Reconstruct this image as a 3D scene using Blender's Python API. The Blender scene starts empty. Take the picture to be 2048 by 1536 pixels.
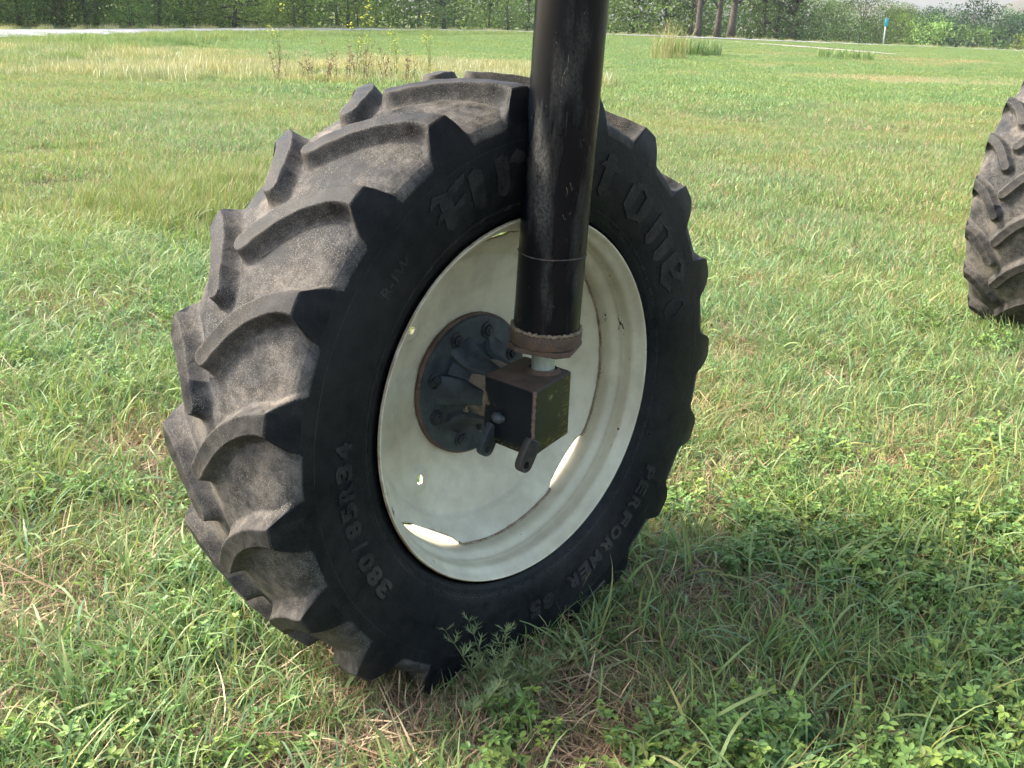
import bpy, bmesh, math, random
import numpy as np
from mathutils import Matrix, Vector, Euler
rng = np.random.default_rng(7)
random.seed(7)
PI = math.pi
R = math.radians
scn = bpy.context.scene
COL = scn.collection

# ---------------------------------------------------------------- camera
cam_d = bpy.data.cameras.new('camera')
cam = bpy.data.objects.new('camera', cam_d); COL.objects.link(cam)
cam_d.sensor_width = 36.0; cam_d.lens = 2200/2048*36
cam_d.clip_start = 0.05; cam_d.clip_end = 6000
Rc = ((0.99929867, -0.03744552, 0.0), (0.01186523, 0.31664441, -0.9484701), (0.03551595, 0.94780491, 0.31686664))
m = Matrix.Identity(4)
for i in range(3):
    for j in range(3): m[i][j] = Rc[i][j]
m.translation = (0, 0, 1.6072)
cam.matrix_world = m
scn.camera = cam
# ---------------------------------------------------------------- world, sun, exposure
SUN_EL, SUN_AZ = R(43), R(276)            # azimuth clockwise from +Y
sdir = Vector((math.sin(SUN_AZ)*math.cos(SUN_EL), math.cos(SUN_AZ)*math.cos(SUN_EL), math.sin(SUN_EL)))
w = bpy.data.worlds.new('World'); scn.world = w; w.use_nodes = True
nt = w.node_tree
bg = nt.nodes['Background']
sky = nt.nodes.new('ShaderNodeTexSky'); sky.sky_type = 'NISHITA'; sky.sun_disc = False
sky.sun_elevation = SUN_EL; sky.sun_rotation = SUN_AZ
sky.air_density = 1.3; sky.dust_density = 4.5; sky.ozone_density = 1.5
nt.links.new(sky.outputs[0], bg.inputs[0]); bg.inputs[1].default_value = 0.15
sl = bpy.data.lights.new('sun', 'SUN'); sun = bpy.data.objects.new('sun', sl); COL.objects.link(sun)
sl.energy = 2.1; sl.angle = R(9.0); sl.color = (1.0, 0.955, 0.87)
sun.rotation_euler = sdir.to_track_quat('Z', 'Y').to_euler()
scn.view_settings.view_transform = 'Standard'; scn.view_settings.look = 'None'
scn.view_settings.exposure = 2.0; scn.view_settings.gamma = 1
scn.view_settings.use_curve_mapping = False
scn.cycles.max_bounces = 6; scn.cycles.diffuse_bounces = 3; scn.cycles.glossy_bounces = 2; scn.cycles.transmission_bounces = 2

# ---------------------------------------------------------------- helpers
def link(o, parent=None):
    COL.objects.link(o)
    if parent: o.parent = parent
    return o
def tag(o, label=None, cat=None, group=None, kind=None):
    if label: o['label'] = label
    if cat: o['category'] = cat
    if group: o['group'] = group
    if kind: o['kind'] = kind
    return o
def empty(name, loc, rz=0, **k):
    o = bpy.data.objects.new(name, None); link(o); o.location = loc; o.rotation_euler = (0, 0, rz)
    o.empty_display_size = .1
    tag(o, **k); return o
def mesh_np(name, V, F, mat=None, smooth=True, fattr=None, cattr=None, uv=None):
    """V (n,3); F list of integer arrays (k,3) or (k,4)"""
    me = bpy.data.meshes.new(name)
    V = np.asarray(V, np.float32)
    if not isinstance(F, (list, tuple)): F = [F]
    F = [np.asarray(f, np.int32) for f in F if len(f)]
    me.vertices.add(len(V)); me.vertices.foreach_set('co', V.ravel())
    lv = np.concatenate([f.ravel() for f in F]); cnt = np.concatenate([np.full(len(f), f.shape[1], np.int32) for f in F])
    st = np.concatenate([[0], np.cumsum(cnt)[:-1]]).astype(np.int32)
    me.loops.add(len(lv)); me.loops.foreach_set('vertex_index', lv)
    me.polygons.add(len(cnt)); me.polygons.foreach_set('loop_start', st); me.polygons.foreach_set('loop_total', cnt)
    me.polygons.foreach_set('use_smooth', np.full(len(cnt), smooth, bool))
    if fattr:
        for k, a in fattr.items():
            at = me.attributes.new(k, 'FLOAT', 'POINT'); at.data.foreach_set('value', np.asarray(a, np.float32))
    if cattr:
        for k, a in cattr.items():
            at = me.attributes.new(k, 'FLOAT_COLOR', 'POINT')
            c = np.ones((len(V), 4), np.float32); c[:, :3] = a; at.data.foreach_set('color', c.ravel())
    me.update(calc_edges=True)
    me.validate()
    if mat: me.materials.append(mat)
    return me
def obj(name, me, parent=None, loc=None, rot=None):
    o = bpy.data.objects.new(name, me); link(o, parent)
    if loc is not None: o.location = loc
    if rot is not None: o.rotation_euler = rot
    return o
class MB:                                  # collects simple pieces into one mesh
    def __init__(s): s.v = []; s.f = []; s.n = 0
    def add(s, V, F):
        V = np.asarray(V, float); s.v.append(V); s.f += [tuple(i+s.n for i in f) for f in F]; s.n += len(V); return s
    def mesh(s, name, mat, smooth=True, auto=None):
        me = bpy.data.meshes.new(name); me.from_pydata(np.concatenate(s.v).tolist(), [], s.f)
        me.polygons.foreach_set('use_smooth', [smooth]*len(s.f)); me.update(); me.validate()
        if auto is not None:
            me.set_sharp_from_angle(angle=R(auto))
        me.materials.append(mat); return me
def frame(d):
    d = Vector(d).normalized(); a = Vector((0, 0, 1)) if abs(d.z) < .9 else Vector((1, 0, 0))
    x = a.cross(d).normalized(); y = d.cross(x); return np.array(x), np.array(y), np.array(d)
def lathe(prof, n, axis='x', close=False, a0=0, a1=2*PI):
    """prof list of (along, radius); revolve round local x (or z)"""
    full = abs(a1-a0-2*PI) < 1e-6
    na = n if full else n+1
    th = a0+(a1-a0)*np.arange(na)/n
    prof = np.array(prof, float); m_ = len(prof)
    P = np.zeros((m_, na, 3))
    P[..., 0] = prof[:, :1]; P[..., 1] = prof[:, 1:]*np.cos(th); P[..., 2] = prof[:, 1:]*np.sin(th)
    if axis == 'z': P = P[..., [1, 2, 0]]
    V = P.reshape(-1, 3); F = []
    mm = m_ if close else m_-1
    for i in range(mm):
        i2 = (i+1) % m_
        for j in range(n):
            j2 = (j+1) % na
            q = (i*na+j, i2*na+j, i2*na+j2, i*na+j2)
            F.append(q if axis == 'x' else q)
    return V, F
def tube(pts, rads, n=8, cap=True):
    pts = [np.array(p, float) for p in pts]; V = []; F = []
    for i, p in enumerate(pts):
        d = pts[min(i+1, len(pts)-1)]-pts[max(i-1, 0)]
        x, y, _ = frame(d)
        for k in range(n):
            a = 2*PI*k/n; V.append(p+rads[i]*(x*math.cos(a)+y*math.sin(a)))
    for i in range(len(pts)-1):
        for k in range(n):
            k2 = (k+1) % n; F.append((i*n+k, i*n+k2, (i+1)*n+k2, (i+1)*n+k))
    if cap:
        F.append(tuple(range(n))[::-1]); F.append(tuple((len(pts)-1)*n+k for k in range(n)))
    return V, F
def prism(poly, ax0, h0, h1, bev=0.0):
    """poly 2D points; extruded; ax0 'x' -> plane (y,z), 'z' -> plane (x,y)"""
    n = len(poly); P = np.array(poly, float); c = P.mean(0)
    rings = [(h0, 0), (h1, 0)]
    if bev: rings = [(h0, bev), (h0+bev, 0), (h1-bev, 0), (h1, bev)]
    V = []
    for h, b in rings:
        d = P-c; L = np.linalg.norm(d, axis=1, keepdims=True); Q = c+d*(1-b/L)
        for q in Q: V.append((h, q[0], q[1]) if ax0 == 'x' else (q[0], q[1], h))
    F = [tuple(range(n))[::-1], tuple((len(rings)-1)*n+i for i in range(n))]
    for r_ in range(len(rings)-1):
        for i in range(n):
            j = (i+1) % n; F.append((r_*n+i, r_*n+j, (r_+1)*n+j, (r_+1)*n+i))
    return V, F

# ---------------------------------------------------------------- node materials
class NM:
    def __init__(s, name):
        s.m = bpy.data.materials.new(name); s.m.use_nodes = True; s.t = s.m.node_tree
        s.b = s.t.nodes['Principled BSDF']; s.out = s.t.nodes['Material Output']
    def n(s, ty, **k):
        nd = s.t.nodes.new(ty)
        for a, v in k.items():
            if a in nd.inputs: nd.inputs[a].default_value = v
            else: setattr(nd, a, v)
        return nd
    def l(s, a, b): s.t.links.new(a, b)
    def coord(s, which='Object'):
        return s.n('ShaderNodeTexCoord').outputs[which]
    def pos(s): return s.n('ShaderNodeNewGeometry').outputs['Position']
    def noise(s, scale, detail=4, rough=.55, vec=None, dim=None, dist=0.0, sc=None):
        nd = s.n('ShaderNodeTexNoise'); nd.inputs['Scale'].default_value = scale; nd.inputs['Detail'].default_value = detail
        nd.inputs['Roughness'].default_value = rough; nd.inputs['Distortion'].default_value = dist
        if vec is not None:
            if sc is not None:
                mp = s.n('ShaderNodeMapping'); mp.inputs['Scale'].default_value = sc; s.l(vec, mp.inputs['Vector']); vec = mp.outputs[0]
            s.l(vec, nd.inputs['Vector'])
        return nd.outputs['Fac']
    def ramp(s, fac, stops, interp='LINEAR'):
        r = s.n('ShaderNodeValToRGB'); r.color_ramp.interpolation = interp
        el = r.color_ramp.elements
        while len(el) < len(stops): el.new(.5)
        for e, (p, c) in zip(el, stops):
            e.position = p; e.color = (c, c, c, 1) if not hasattr(c, '__len__') else (*c, 1)
        s.l(fac, r.inputs[0]); return r.outputs[0]
    def mix(s, fac, a, b, mode='MIX'):
        mx = s.n('ShaderNodeMix', data_type='RGBA', blend_type=mode)
        for sock, v in ((mx.inputs[0], fac), (mx.inputs[6], a), (mx.inputs[7], b)):
            if hasattr(v, 'is_linked'): s.l(v, sock)
            elif hasattr(v, '__len__'): sock.default_value = (*v, 1)
            else: sock.default_value = v
        return mx.outputs[2]
    def math(s, op, a, b=0.0, c=None, clamp=False):
        nd = s.n('ShaderNodeMath', operation=op, use_clamp=clamp)
        for i, v in enumerate((a, b) if c is None else (a, b, c)):
            if hasattr(v, 'is_linked'): s.l(v, nd.inputs[i])
            else: nd.inputs[i].default_value = v
        return nd.outputs[0]
    def attr(s, name, out='Fac'):
        a = s.n('ShaderNodeAttribute', attribute_name=name); return a.outputs[out]
    def bump(s, h, strength=.3, dist=.002, nrm=None):
        b = s.n('ShaderNodeBump'); b.inputs['Strength'].default_value = strength; b.inputs['Distance'].default_value = dist
        s.l(h, b.inputs['Height']); 
        if nrm is not None: s.l(nrm, b.inputs['Normal'])
        s.l(b.outputs[0], s.b.inputs['Normal']); return b.outputs[0]
    def base(s, v):
        if hasattr(v, 'is_linked'): s.l(v, s.b.inputs['Base Color'])
        else: s.b.inputs['Base Color'].default_value = (*v, 1)
    def rough(s, v):
        if hasattr(v, 'is_linked'): s.l(v, s.b.inputs['Roughness'])
        else: s.b.inputs['Roughness'].default_value = v

def mat_rubber():
    k = NM('tyre_rubber'); oc = k.coord()
    big = k.noise(5, 5, .6, oc); mid = k.noise(32, 5, .65, oc); fine = k.noise(260, 3, .7, oc); grit = k.noise(620, 2, .6, oc)
    du = k.attr('dust')
    base = k.mix(k.ramp(mid, [(.3, 0), (.75, 1)]), (.0032, .0042, .0055), (.0065, .0075, .0090))
    side = k.mix(k.ramp(fine, [(.66, 0), (.74, 1)]), base, (.022, .024, .025))
    side = k.mix(k.ramp(k.noise(2.6, 6, .7, oc, dist=1.2), [(.46, 0), (.68, .7)]), side, (.017, .0185, .0195))
    d1 = k.math('MULTIPLY', du, k.ramp(k.math('ADD', k.math('MULTIPLY', mid, .6), k.math('MULTIPLY', big, .55)), [(.44, .12), (.68, 1.15)]))
    d2 = k.math('MULTIPLY', d1, k.ramp(fine, [(.30, .5), (.66, 1.2)]), clamp=True)
    dustc = k.mix(k.ramp(big, [(.35, 0), (.68, 1)]), (.064, .068, .073), (.150, .130, .108))
    c = k.mix(d2, side, dustc)
    spk = k.math('MULTIPLY', k.ramp(grit, [(.60, 0), (.68, 1)]), k.math('MULTIPLY', k.ramp(k.noise(11, 3, .6, oc), [(.38, 0), (.54, 1)]), k.ramp(du, [(.12, 0), (.5, 1)])))
    c = k.mix(spk, c, (.31, .26, .18))
    k.base(c)
    k.rough(k.ramp(d2, [(0, .42), (.5, .85)]))
    k.b.inputs['Specular IOR Level'].default_value = .14
    k.bump(k.math('ADD', k.math('MULTIPLY', fine, .6), k.math('MULTIPLY', mid, 1.1)), .55, .0026)
    return k.m
def mat_rim(name='rim_paint', thr=.0):
    k = NM(name); oc = k.coord()
    big = k.noise(4, 4, .5, oc); mid = k.noise(18, 5, .6, oc)
    c = k.mix(k.ramp(big, [(.3, 0), (.7, 1)]), (.66, .61, .45), (.58, .53, .37))
    dirt = k.ramp(k.math('ADD', k.math('MULTIPLY', mid, .7), k.math('MULTIPLY', big, .5)), [(.48, 0), (.78, .72)])
    c = k.mix(dirt, c, (.42, .36, .26))
    ru = k.math('ADD', k.attr('rust'), k.math('MULTIPLY', k.math('SUBTRACT', mid, .5), .9))
    c = k.mix(k.ramp(ru, [(.32, 0), (.62, .8)]), c, (.17, .085, .035))
    ch = k.ramp(k.math('ADD', k.noise(70, 3, .6, oc, sc=(1, 1, .45)), k.math('MULTIPLY', k.attr('chip'), .19)), [(.745, 0), (.76, 1)])
    c = k.mix(ch, c, (.045, .03, .02))
    k.base(c); k.rough(k.ramp(mid, [(.3, .38), (.7, .55)]))
    k.bump(mid, .08, .002)
    return k.m
def mat_black(name='black_paint', dusty=1.0):
    k = NM(name); oc = k.coord()
    st = k.noise(9, 5, .6, oc, sc=(1.6, 1.6, .35)); fine = k.noise(210, 4, .7, oc, sc=(1, 1, .6)); big = k.noise(3.1, 3, .5, oc)
    c = k.mix(k.ramp(st, [(.35, 0), (.75, 1)]), (.0010, .0021, .0042), (.0024, .0040, .0070))
    dm = k.math('MULTIPLY', k.ramp(k.math('ADD', st, k.math('MULTIPLY', k.attr('dust'), .22)), [(.52, 0), (.74, 1)]), k.ramp(fine, [(.36, .15), (.62, 1)]))
    c = k.mix(k.math('MULTIPLY', dm, .75*dusty), c, (.115, .11, .095))
    ch = k.ramp(k.noise(160, 1, .4, oc), [(.80, 0), (.81, 1)])
    c = k.mix(k.math('MULTIPLY', ch, .5), c, (.25, .22, .17))
    k.base(c); k.rough(k.ramp(k.math('ADD', dm, k.math('MULTIPLY', big, .3)), [(.1, .26), (.8, .62)]))
    k.b.inputs['Specular IOR Level'].default_value = .26
    k.bump(fine, .12, .0008)
    return k.m
def mat_mix(name, c1, c2, sc, r1=.6, r2=.85, lo=.4, hi=.62, metal=0, bump=.3, c3=None):
    k = NM(name); oc = k.coord()
    a = k.noise(sc, 6, .62, oc); f = k.noise(sc*7, 4, .65, oc)
    c = k.mix(k.ramp(a, [(lo, 0), (hi, 1)]), c1, c2)
    if c3: c = k.mix(k.ramp(f, [(.58, 0), (.66, .8)]), c, c3)
    c = k.mix(k.ramp(f, [(.25, .45), (.7, 0)]), c, tuple(x*.55 for x in c1))
    k.base(c); k.rough(k.ramp(a, [(lo, r1), (hi, r2)])); k.b.inputs['Metallic'].default_value = metal
    k.bump(k.math('ADD', f, a), bump, .0015); return k.m
def mat_leaf(name, trans=.35, rough=.5, patch=None, spec=.35):
    """colour from the 'tint' attribute, slow drift of hue over the field"""
    k = NM(name)
    t = k.attr('tint', 'Color'); p = k.pos()
    oi = k.n('ShaderNodeObjectInfo').outputs['Random']
    big = k.noise(.32 if patch is None else patch, 4, .6, p)
    c = k.mix(k.ramp(big, [(.40, 0), (.62, .45)]), t, k.mix(1.0, t, (1.45, 1.12, .70), 'MULTIPLY'))
    if name == 'tree_leaves': c = k.mix(1.0, c, k.ramp(oi, [(0, .50), (1, 1.45)]), 'MULTIPLY')
    c = k.mix(k.math('MULTIPLY', oi, .35), c, k.mix(1.0, c, (1.22, 1.08, .85), 'MULTIPLY'))
    k.base(c); k.rough(rough); k.b.inputs['Specular IOR Level'].default_value = spec
    if trans:
        tr = k.n('ShaderNodeBsdfTranslucent'); k.l(k.mix(1.0, c, (1.1, 1.2, .85), 'MULTIPLY'), tr.inputs[0])
        ms = k.n('ShaderNodeMixShader'); ms.inputs[0].default_value = trans
        k.l(k.b.outputs[0], ms.inputs[1]); k.l(tr.outputs[0], ms.inputs[2]); k.l(ms.outputs[0], k.out.inputs[0])
    return k.m
M = dict(
    rubber=mat_rubber(), rim=mat_rim(), black=mat_black(),
    hubblack=mat_mix('hub_casting', (.013, .019, .025), (.075, .09, .088), 13, .5, .75, .38, .66, 0, .4),
    rust=mat_mix('rusty_steel', (.09, .048, .030), (.16, .10, .07), 26, .7, .9, .38, .6, 0, .5, (.20, .155, .12)),
    mudhub=mat_mix('dried_mud_on_hub', (.24, .18, .125), (.06, .055, .055), 24, .9, .6, .46, .62, 0, .7),
    collar=mat_mix('rusty_collar', (.050, .033, .024), (.115, .064, .036), 34, .6, .9, .36, .62, 0, .45, (.17, .135, .105)),
    rod=mat_mix('dull_plated_rod', (.30, .34, .27), (.42, .45, .38), 16, .35, .5, .4, .6, .35, .15),
    boltm=mat_mix('painted_bolt', (.014, .018, .023), (.05, .058, .06), 40, .45, .7, .4, .7, 0, .3),
    bark=mat_mix('bark', (.045, .035, .026), (.10, .08, .062), 3, .9, .95, .4, .6, 0, .8),
    leaf=mat_leaf('grass_blades'), broad=mat_leaf('clover_leaves', .30, .5), dry=mat_leaf('dry_blades', .15, .75, spec=.2),
    crown=mat_leaf('tree_leaves', .28, .55, .02, .25), paint=mat_mix('chipped_bare_metal', (.30, .25, .18), (.20, .15, .10), 60),
)
def mat_box():
    k = NM('box_worn_paint'); oc = k.coord()
    a = k.noise(13, 5, .65, oc); f = k.noise(95, 4, .7, oc, sc=(1, .25, 2.2)); b = k.noise(30, 5, .6, oc)
    c = k.mix(k.ramp(a, [(.3, 0), (.7, 1)]), (.0022, .0034, .0062), (.0060, .0082, .012))
    c = k.mix(k.math('MULTIPLY', k.ramp(f, [(.53, 0), (.60, 1)]), k.math('MULTIPLY', k.attr('yellow'), .4)), c, (.42, .27, .03))
    c = k.mix(k.ramp(k.math('ADD', b, k.attr('worn')), [(.66, 0), (.74, .9)]), c, (.17, .125, .09))
    tp = k.attr('top'); c = k.mix(tp, c, k.mix(k.ramp(a, [(.35, 0), (.65, 1)]), (.055, .036, .026), (.10, .068, .048)))
    k.base(c); k.rough(k.ramp(k.math('ADD', k.math('MULTIPLY', a, .5), tp), [(.2, .35), (.9, .85)])); k.bump(k.math('ADD', b, f), .25, .0012); k.b.inputs['Specular IOR Level'].default_value = .28
    return k.m
M['box'] = mat_box()
M['lug'] = mat_mix('worn_black_lug', (.018, .015, .014), (.075, .05, .04), 34, .55, .8, .48, .66, 0, .4)

# ---------------------------------------------------------------- terrain
ROADP = np.array([(-34, 10), (-31, 30), (-27.5, 45), (-25.5, 58), (-23.5, 70), (-20.5, 85), (-16, 102), (-9.5, 118), (-1, 128), (10, 133), (20, 134), (35, 131), (45, 126.5), (60, 121), (100, 108), (170, 84)], float)
ROADP[:8] *= np.linspace(.90, .95, 8)[:, None]
rth = np.arctan2(ROADP[:, 0], ROADP[:, 1]); rrad = np.hypot(ROADP[:, 0], ROADP[:, 1])
def zt(x, y):
    x = np.asarray(x, float); y = np.asarray(y, float)
    r = np.hypot(x, y); th = np.arctan2(x, y)
    D = np.interp(th, rth, rrad)
    z = .020*np.sin(1.9*x+.7*y)*np.sin(1.3*y-.6*x+1)+.014*np.sin(4.3*x+1.1)*np.sin(3.7*y+.4)
    z = z*np.clip((np.hypot(x-.05, y-2.6)-.5)/1.0, 0, 1)*np.clip((r-1)/2, 0, 1)
    z = z+.10*np.sin(x*.11+.6)*np.sin(y*.09)*np.clip((r-12)/20, 0, 1)*np.clip((D-6-r)/10, 0, 1)
    rightness = np.clip((th+.05)/.35, .15, 1)
    z = z-np.clip((r-D-7)*.05, 0, 5.0)*rightness
    return z
nr, na = 260, 480
rad = np.concatenate([[0], np.geomspace(.25, 2600, nr-1)])
ang = np.linspace(-PI, PI, na, endpoint=False)
ang = np.arctan2(np.sin(ang), np.cos(ang))
X = rad[:, None]*np.sin(ang)[None]; Y = rad[:, None]*np.cos(ang)[None]
V = np.stack([X, Y, zt(X, Y)], -1).reshape(-1, 3)
ii, jj = np.meshgrid(np.arange(nr-1), np.arange(na), indexing='ij')
j2 = (jj+1) % na
F = np.stack([ii*na+jj, ii*na+j2, (ii+1)*na+j2, (ii+1)*na+jj], -1).reshape(-1, 4)
def mat_ground():
    k = NM('field_soil_and_turf'); p = k.pos()
    a = k.noise(.12, 5, .6, p); b = k.noise(1.6, 6, .65, p); f = k.noise(45, 5, .7, p); s = k.noise(.045, 3, .5, p, sc=(.5, 1.6, 1))
    soil = k.mix(k.ramp(f, [(.35, 0), (.65, 1)]), (.035, .025, .018), (.105, .08, .055))
    turf = k.mix(k.ramp(f, [(.35, 0), (.65, 1)]), (.06, .09, .025), (.14, .17, .055))
    turf = k.mix(k.ramp(s, [(.45, 0), (.62, .7)]), turf, (.19, .165, .075))
    sep = k.n('ShaderNodeSeparateXYZ'); k.l(p, sep.inputs[0])
    yy = k.math('MULTIPLY_ADD', sep.outputs[1], 1/40.0, -.15, clamp=True)
    g = k.math('ADD', k.math('MULTIPLY', b, .5), yy, clamp=True)
    c = k.mix(k.ramp(g, [(.3, 0), (.62, 1)]), soil, turf)
    k.base(c); k.rough(.95); k.b.inputs['Specular IOR Level'].default_value = .1
    k.bump(k.math('ADD', f, b), .6, .02); return k.m
field = obj('ground', mesh_np('ground', V, F, mat_ground())); tag(field, 'open grassy field under the wheel reaching to the tree line', kind='structure')

def ribbon(name, P, wd, dz, mat, label, wfun=None):
    P = np.array(P, float); seg = []
    for i in range(len(P)-1):
        n_ = max(2, int(np.hypot(*(P[i+1]-P[i]))/2)); t = np.arange(n_)/n_; seg.append(P[i]+(P[i+1]-P[i])*t[:, None])
    Q = np.concatenate(seg+[P[-1:]])
    d = np.gradient(Q, axis=0); d /= np.linalg.norm(d, axis=1, keepdims=True); nrm = np.stack([-d[:, 1], d[:, 0]], 1)
    K = 7; V = []
    for kx in range(K):
        f = (kx/(K-1)-.5)*wd; q = Q+nrm*f
        V.append(np.stack([q[:, 0], q[:, 1], zt(q[:, 0], q[:, 1])+dz+.03*(1-(2*kx/(K-1)-1)**2)], 1))
    V = np.concatenate(V); L = len(Q); F = []
    for kx in range(K-1):
        i = np.arange(L-1); F.append(np.stack([kx*L+i, (kx+1)*L+i, (kx+1)*L+i+1, kx*L+i+1], 1))
    o = obj(name, mesh_np(name, V, np.concatenate(F)[:, ::-1], mat)); tag(o, label, kind='structure'); return o
mroad = mat_mix('pale_asphalt', (.20, .195, .20), (.25, .245, .24), 1.5, .85, .95, .35, .65, 0, .2)
mgrav = mat_mix('pale_gravel', (.24, .20, .165), (.29, .245, .20), 2.5, .9, .95, .35, .65, 0, .4)
ribbon('road', ROADP, 6.5, .06, mroad, 'pale grey road crossing behind the field in front of the trees')
ribbon('gravel_track', [(15.5, 124), (19, 112), (22, 101), (24.4, 90), (26.3, 80.5)], 2.0, .07, mgrav, 'pale gravel track ending in the grass right of the strut')

# hills
def hill(name, cx, cy, rx, ry, h, label, seed):
    n1, n2 = 60, 60; u = np.linspace(-1, 1, n1); v = np.linspace(-1, 1, n2); U, W = np.meshgrid(u, v, indexing='ij')
    H = np.clip(1-U**2-W**2, 0, 1)**1.1*h*(1+.18*np.sin(5*U+seed)*np.cos(4*W+seed*2)+.06*np.sin(13*U+W*9+seed))-8
    Vv = np.stack([cx+U*rx, cy+W*ry, H], -1).reshape(-1, 3); i, j = np.meshgrid(np.arange(n1-1), np.arange(n2-1), indexing='ij')
    Fq = np.stack([i*n2+j, (i+1)*n2+j, (i+1)*n2+j+1, i*n2+j+1], -1).reshape(-1, 4)
    o = obj(name, mesh_np(name, Vv, Fq, mhill)); tag(o, label, kind='structure')
kh = NM('dry_hill_grass'); pp = kh.pos(); kh.base(kh.mix(kh.ramp(kh.noise(.02, 5, .6, pp), [(.4, 0), (.65, 1)]), (.085, .068, .048), (.05, .058, .034))); kh.rough(1)
mhill = kh.m
hill('hill', 520, 980, 170, 200, 50, 'brown grassy hill rising behind the trees at the right edge', 1.0)
hill('hill', 385, 1300, 190, 150, 37, 'low pale ridge just above the trees under the open sky', 2.2)

# ---------------------------------------------------------------- tyre
UM = -0.197; NL = 19; PIT = 2*PI/NL; R0 = .755
def polyarc(P, n):
    P = np.array(P, float); d = np.r_[0, np.cumsum(np.linalg.norm(np.diff(P, axis=0), axis=1))]; s = np.linspace(0, d[-1], n)
    return np.stack([np.interp(s, d, P[:, 0]), np.interp(s, d, P[:, 1])], 1), s
def smooth_poly(P, it=2):
    P = np.array(P, float)
    for _ in range(it):
        Q = [P[0]]
        for a, b in zip(P[:-1], P[1:]): Q += [a*.75+b*.25, a*.25+b*.75]
        Q.append(P[-1]); P = np.array(Q)
    return P
side = smooth_poly([(.160, .440), (.171, .4555), (.178, .470), (.1865, .482), (.1862, .488), (.196, .505), (.2035, .54), (.2075, .58), (.2085, .615), (.2065, .65), (.205, .672)], 2)   # bead to lobe edge E
shoulder = smooth_poly([(.205, .672), (.203, .69), (.197, .715), (.186, .747)], 2)                        # E to land corner K
landp = smooth_poly([(.186, .7475), (.184, .7505), (.15, .757), (.10, .7615), (.05, .765), (.0, .766)], 1)
vsh = smooth_poly([(.205, .672), (.2025, .680), (.192, .694), (.170, .7055)], 1)
vtr = smooth_poly([(.170, .7055), (.14, .7155), (.10, .724), (.05, .7305), (0, .732)], 2)
na_, nb_, nc_ = 40, 34, 74
Oa, _ = polyarc(side, na_); Ob, sb = polyarc(shoulder, nb_); Oc, sc_ = polyarc(landp, nc_)
Va = Oa.copy(); Vb, _ = polyarc(vsh, nb_); Vc, _ = polyarc(vtr, nc_)
O = np.concatenate([Oa, Ob[1:], Oc[1:]]); Vv_ = np.concatenate([Va, Vb[1:], Vc[1:]])
svals = np.concatenate([-(sb[-1]) - (np.linspace(1, 0, na_)*.30), -(sb[-1]-sb[1:]), sc_[1:]])     # arclength from K; >0 toward centre
LC = sc_[-1]
nh = len(O)
O[:, 0] = O[:, 0]+.012*np.clip(O[:, 0]/.16, 0, 1); Vv_[:, 0] = Vv_[:, 0]+.012*np.clip(Vv_[:, 0]/.16, 0, 1); Oa = O[:na_]
Of = np.concatenate([O, O[::-1][1:]*np.array([-1, 1])]); Vf = np.concatenate([Vv_, Vv_[::-1][1:]*np.array([-1, 1])])
sN = np.concatenate([svals, 2*LC-svals[::-1][1:]])       # near coordinate continues past the centre
sF = sN[::-1].copy()
NV = len(Of); NC = 88                                     # columns per pitch
# lug spine in (s, y) with half widths
sp = np.array([(-.13, .030, .066), (-.075, .027, .060), (-.045, .026, .047), (-.02, .0255, .033), (.0, .0255, .0245), (.03, .030, .0215), (.07, .045, .0205), (.115, .073, .0195), (.16, .113, .0200), (.200, .163, .0195), (.224, .193, .0195)])
spx = smooth_poly(sp, 2)
spf = np.concatenate([sp[:4], np.array([(.0, .0255, .0235), (.03, .036, .0215), (.065, .066, .0205), (.10, .115, .020), (.130, .172, .0195)])])
spfx = smooth_poly(spf, 2)
def lugmask(S, Yv, spine=None):
    best = np.full(S.shape, 1e9); sq = spx if spine is None else spine
    for (x0, y0, w0), (x1, y1, w1) in zip(sq[:-1], sq[1:]):
        dx, dy = x1-x0, y1-y0; L2 = dx*dx+dy*dy
        t = np.clip(((S-x0)*dx+(Yv-y0)*dy)/L2, 0, 1)
        d = np.hypot(S-x0-t*dx, Yv-y0-t*dy)-(w0+(w1-w0)*t)
        best = np.minimum(best, d)
    return best
ncol = NC*NL
ycol = np.arange(NC)/NC*PIT*R0
S1, Yc = np.meshgrid(sN, ycol, indexing='ij'); S2, _ = np.meshgrid(sF, ycol, indexing='ij')
offF = 10.0*PI/180*R0
dN = np.min([lugmask(S1, Yc+kk*PIT*R0) for kk in (-1, 0, 1, 2)], axis=0); kN = np.argmin([lugmask(S1, Yc+kk*PIT*R0) for kk in (-1, 0, 1, 2)], axis=0)-1
dFs = [lugmask(S2, Yc-offF+kk*PIT*R0, spfx) for kk in (-1, 0, 1, 2)]; dF = np.min(dFs, axis=0); kF = np.argmin(dFs, axis=0)-1
def hmask(d):
    t = np.clip(d/.021, 0, 1); base = (1-t)**1.7
    return base
mN, mF = hmask(dN), hmask(dF); mm = np.maximum(mN, mF)
lower = (np.minimum(S1, S2) < -(sb[-1]) - 1e-6)
def rep(a): return np.tile(a, (1, NL))
MMf = rep(mm)
phi = np.arange(ncol)/ncol*2*PI
P2 = Vf[:, None, :]+(Of-Vf)[:, None, :]*MMf[..., None]
# small moulding ribs and wear
wear = .0012*np.sin(phi*57)[None]*np.sin(sN*80)[:, None]*MMf*(~rep(lower))
a_, rho = P2[..., 0], P2[..., 1]+wear
TV = np.stack([UM+a_, rho*np.cos(phi)[None], rho*np.sin(phi)[None]], -1)
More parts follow.
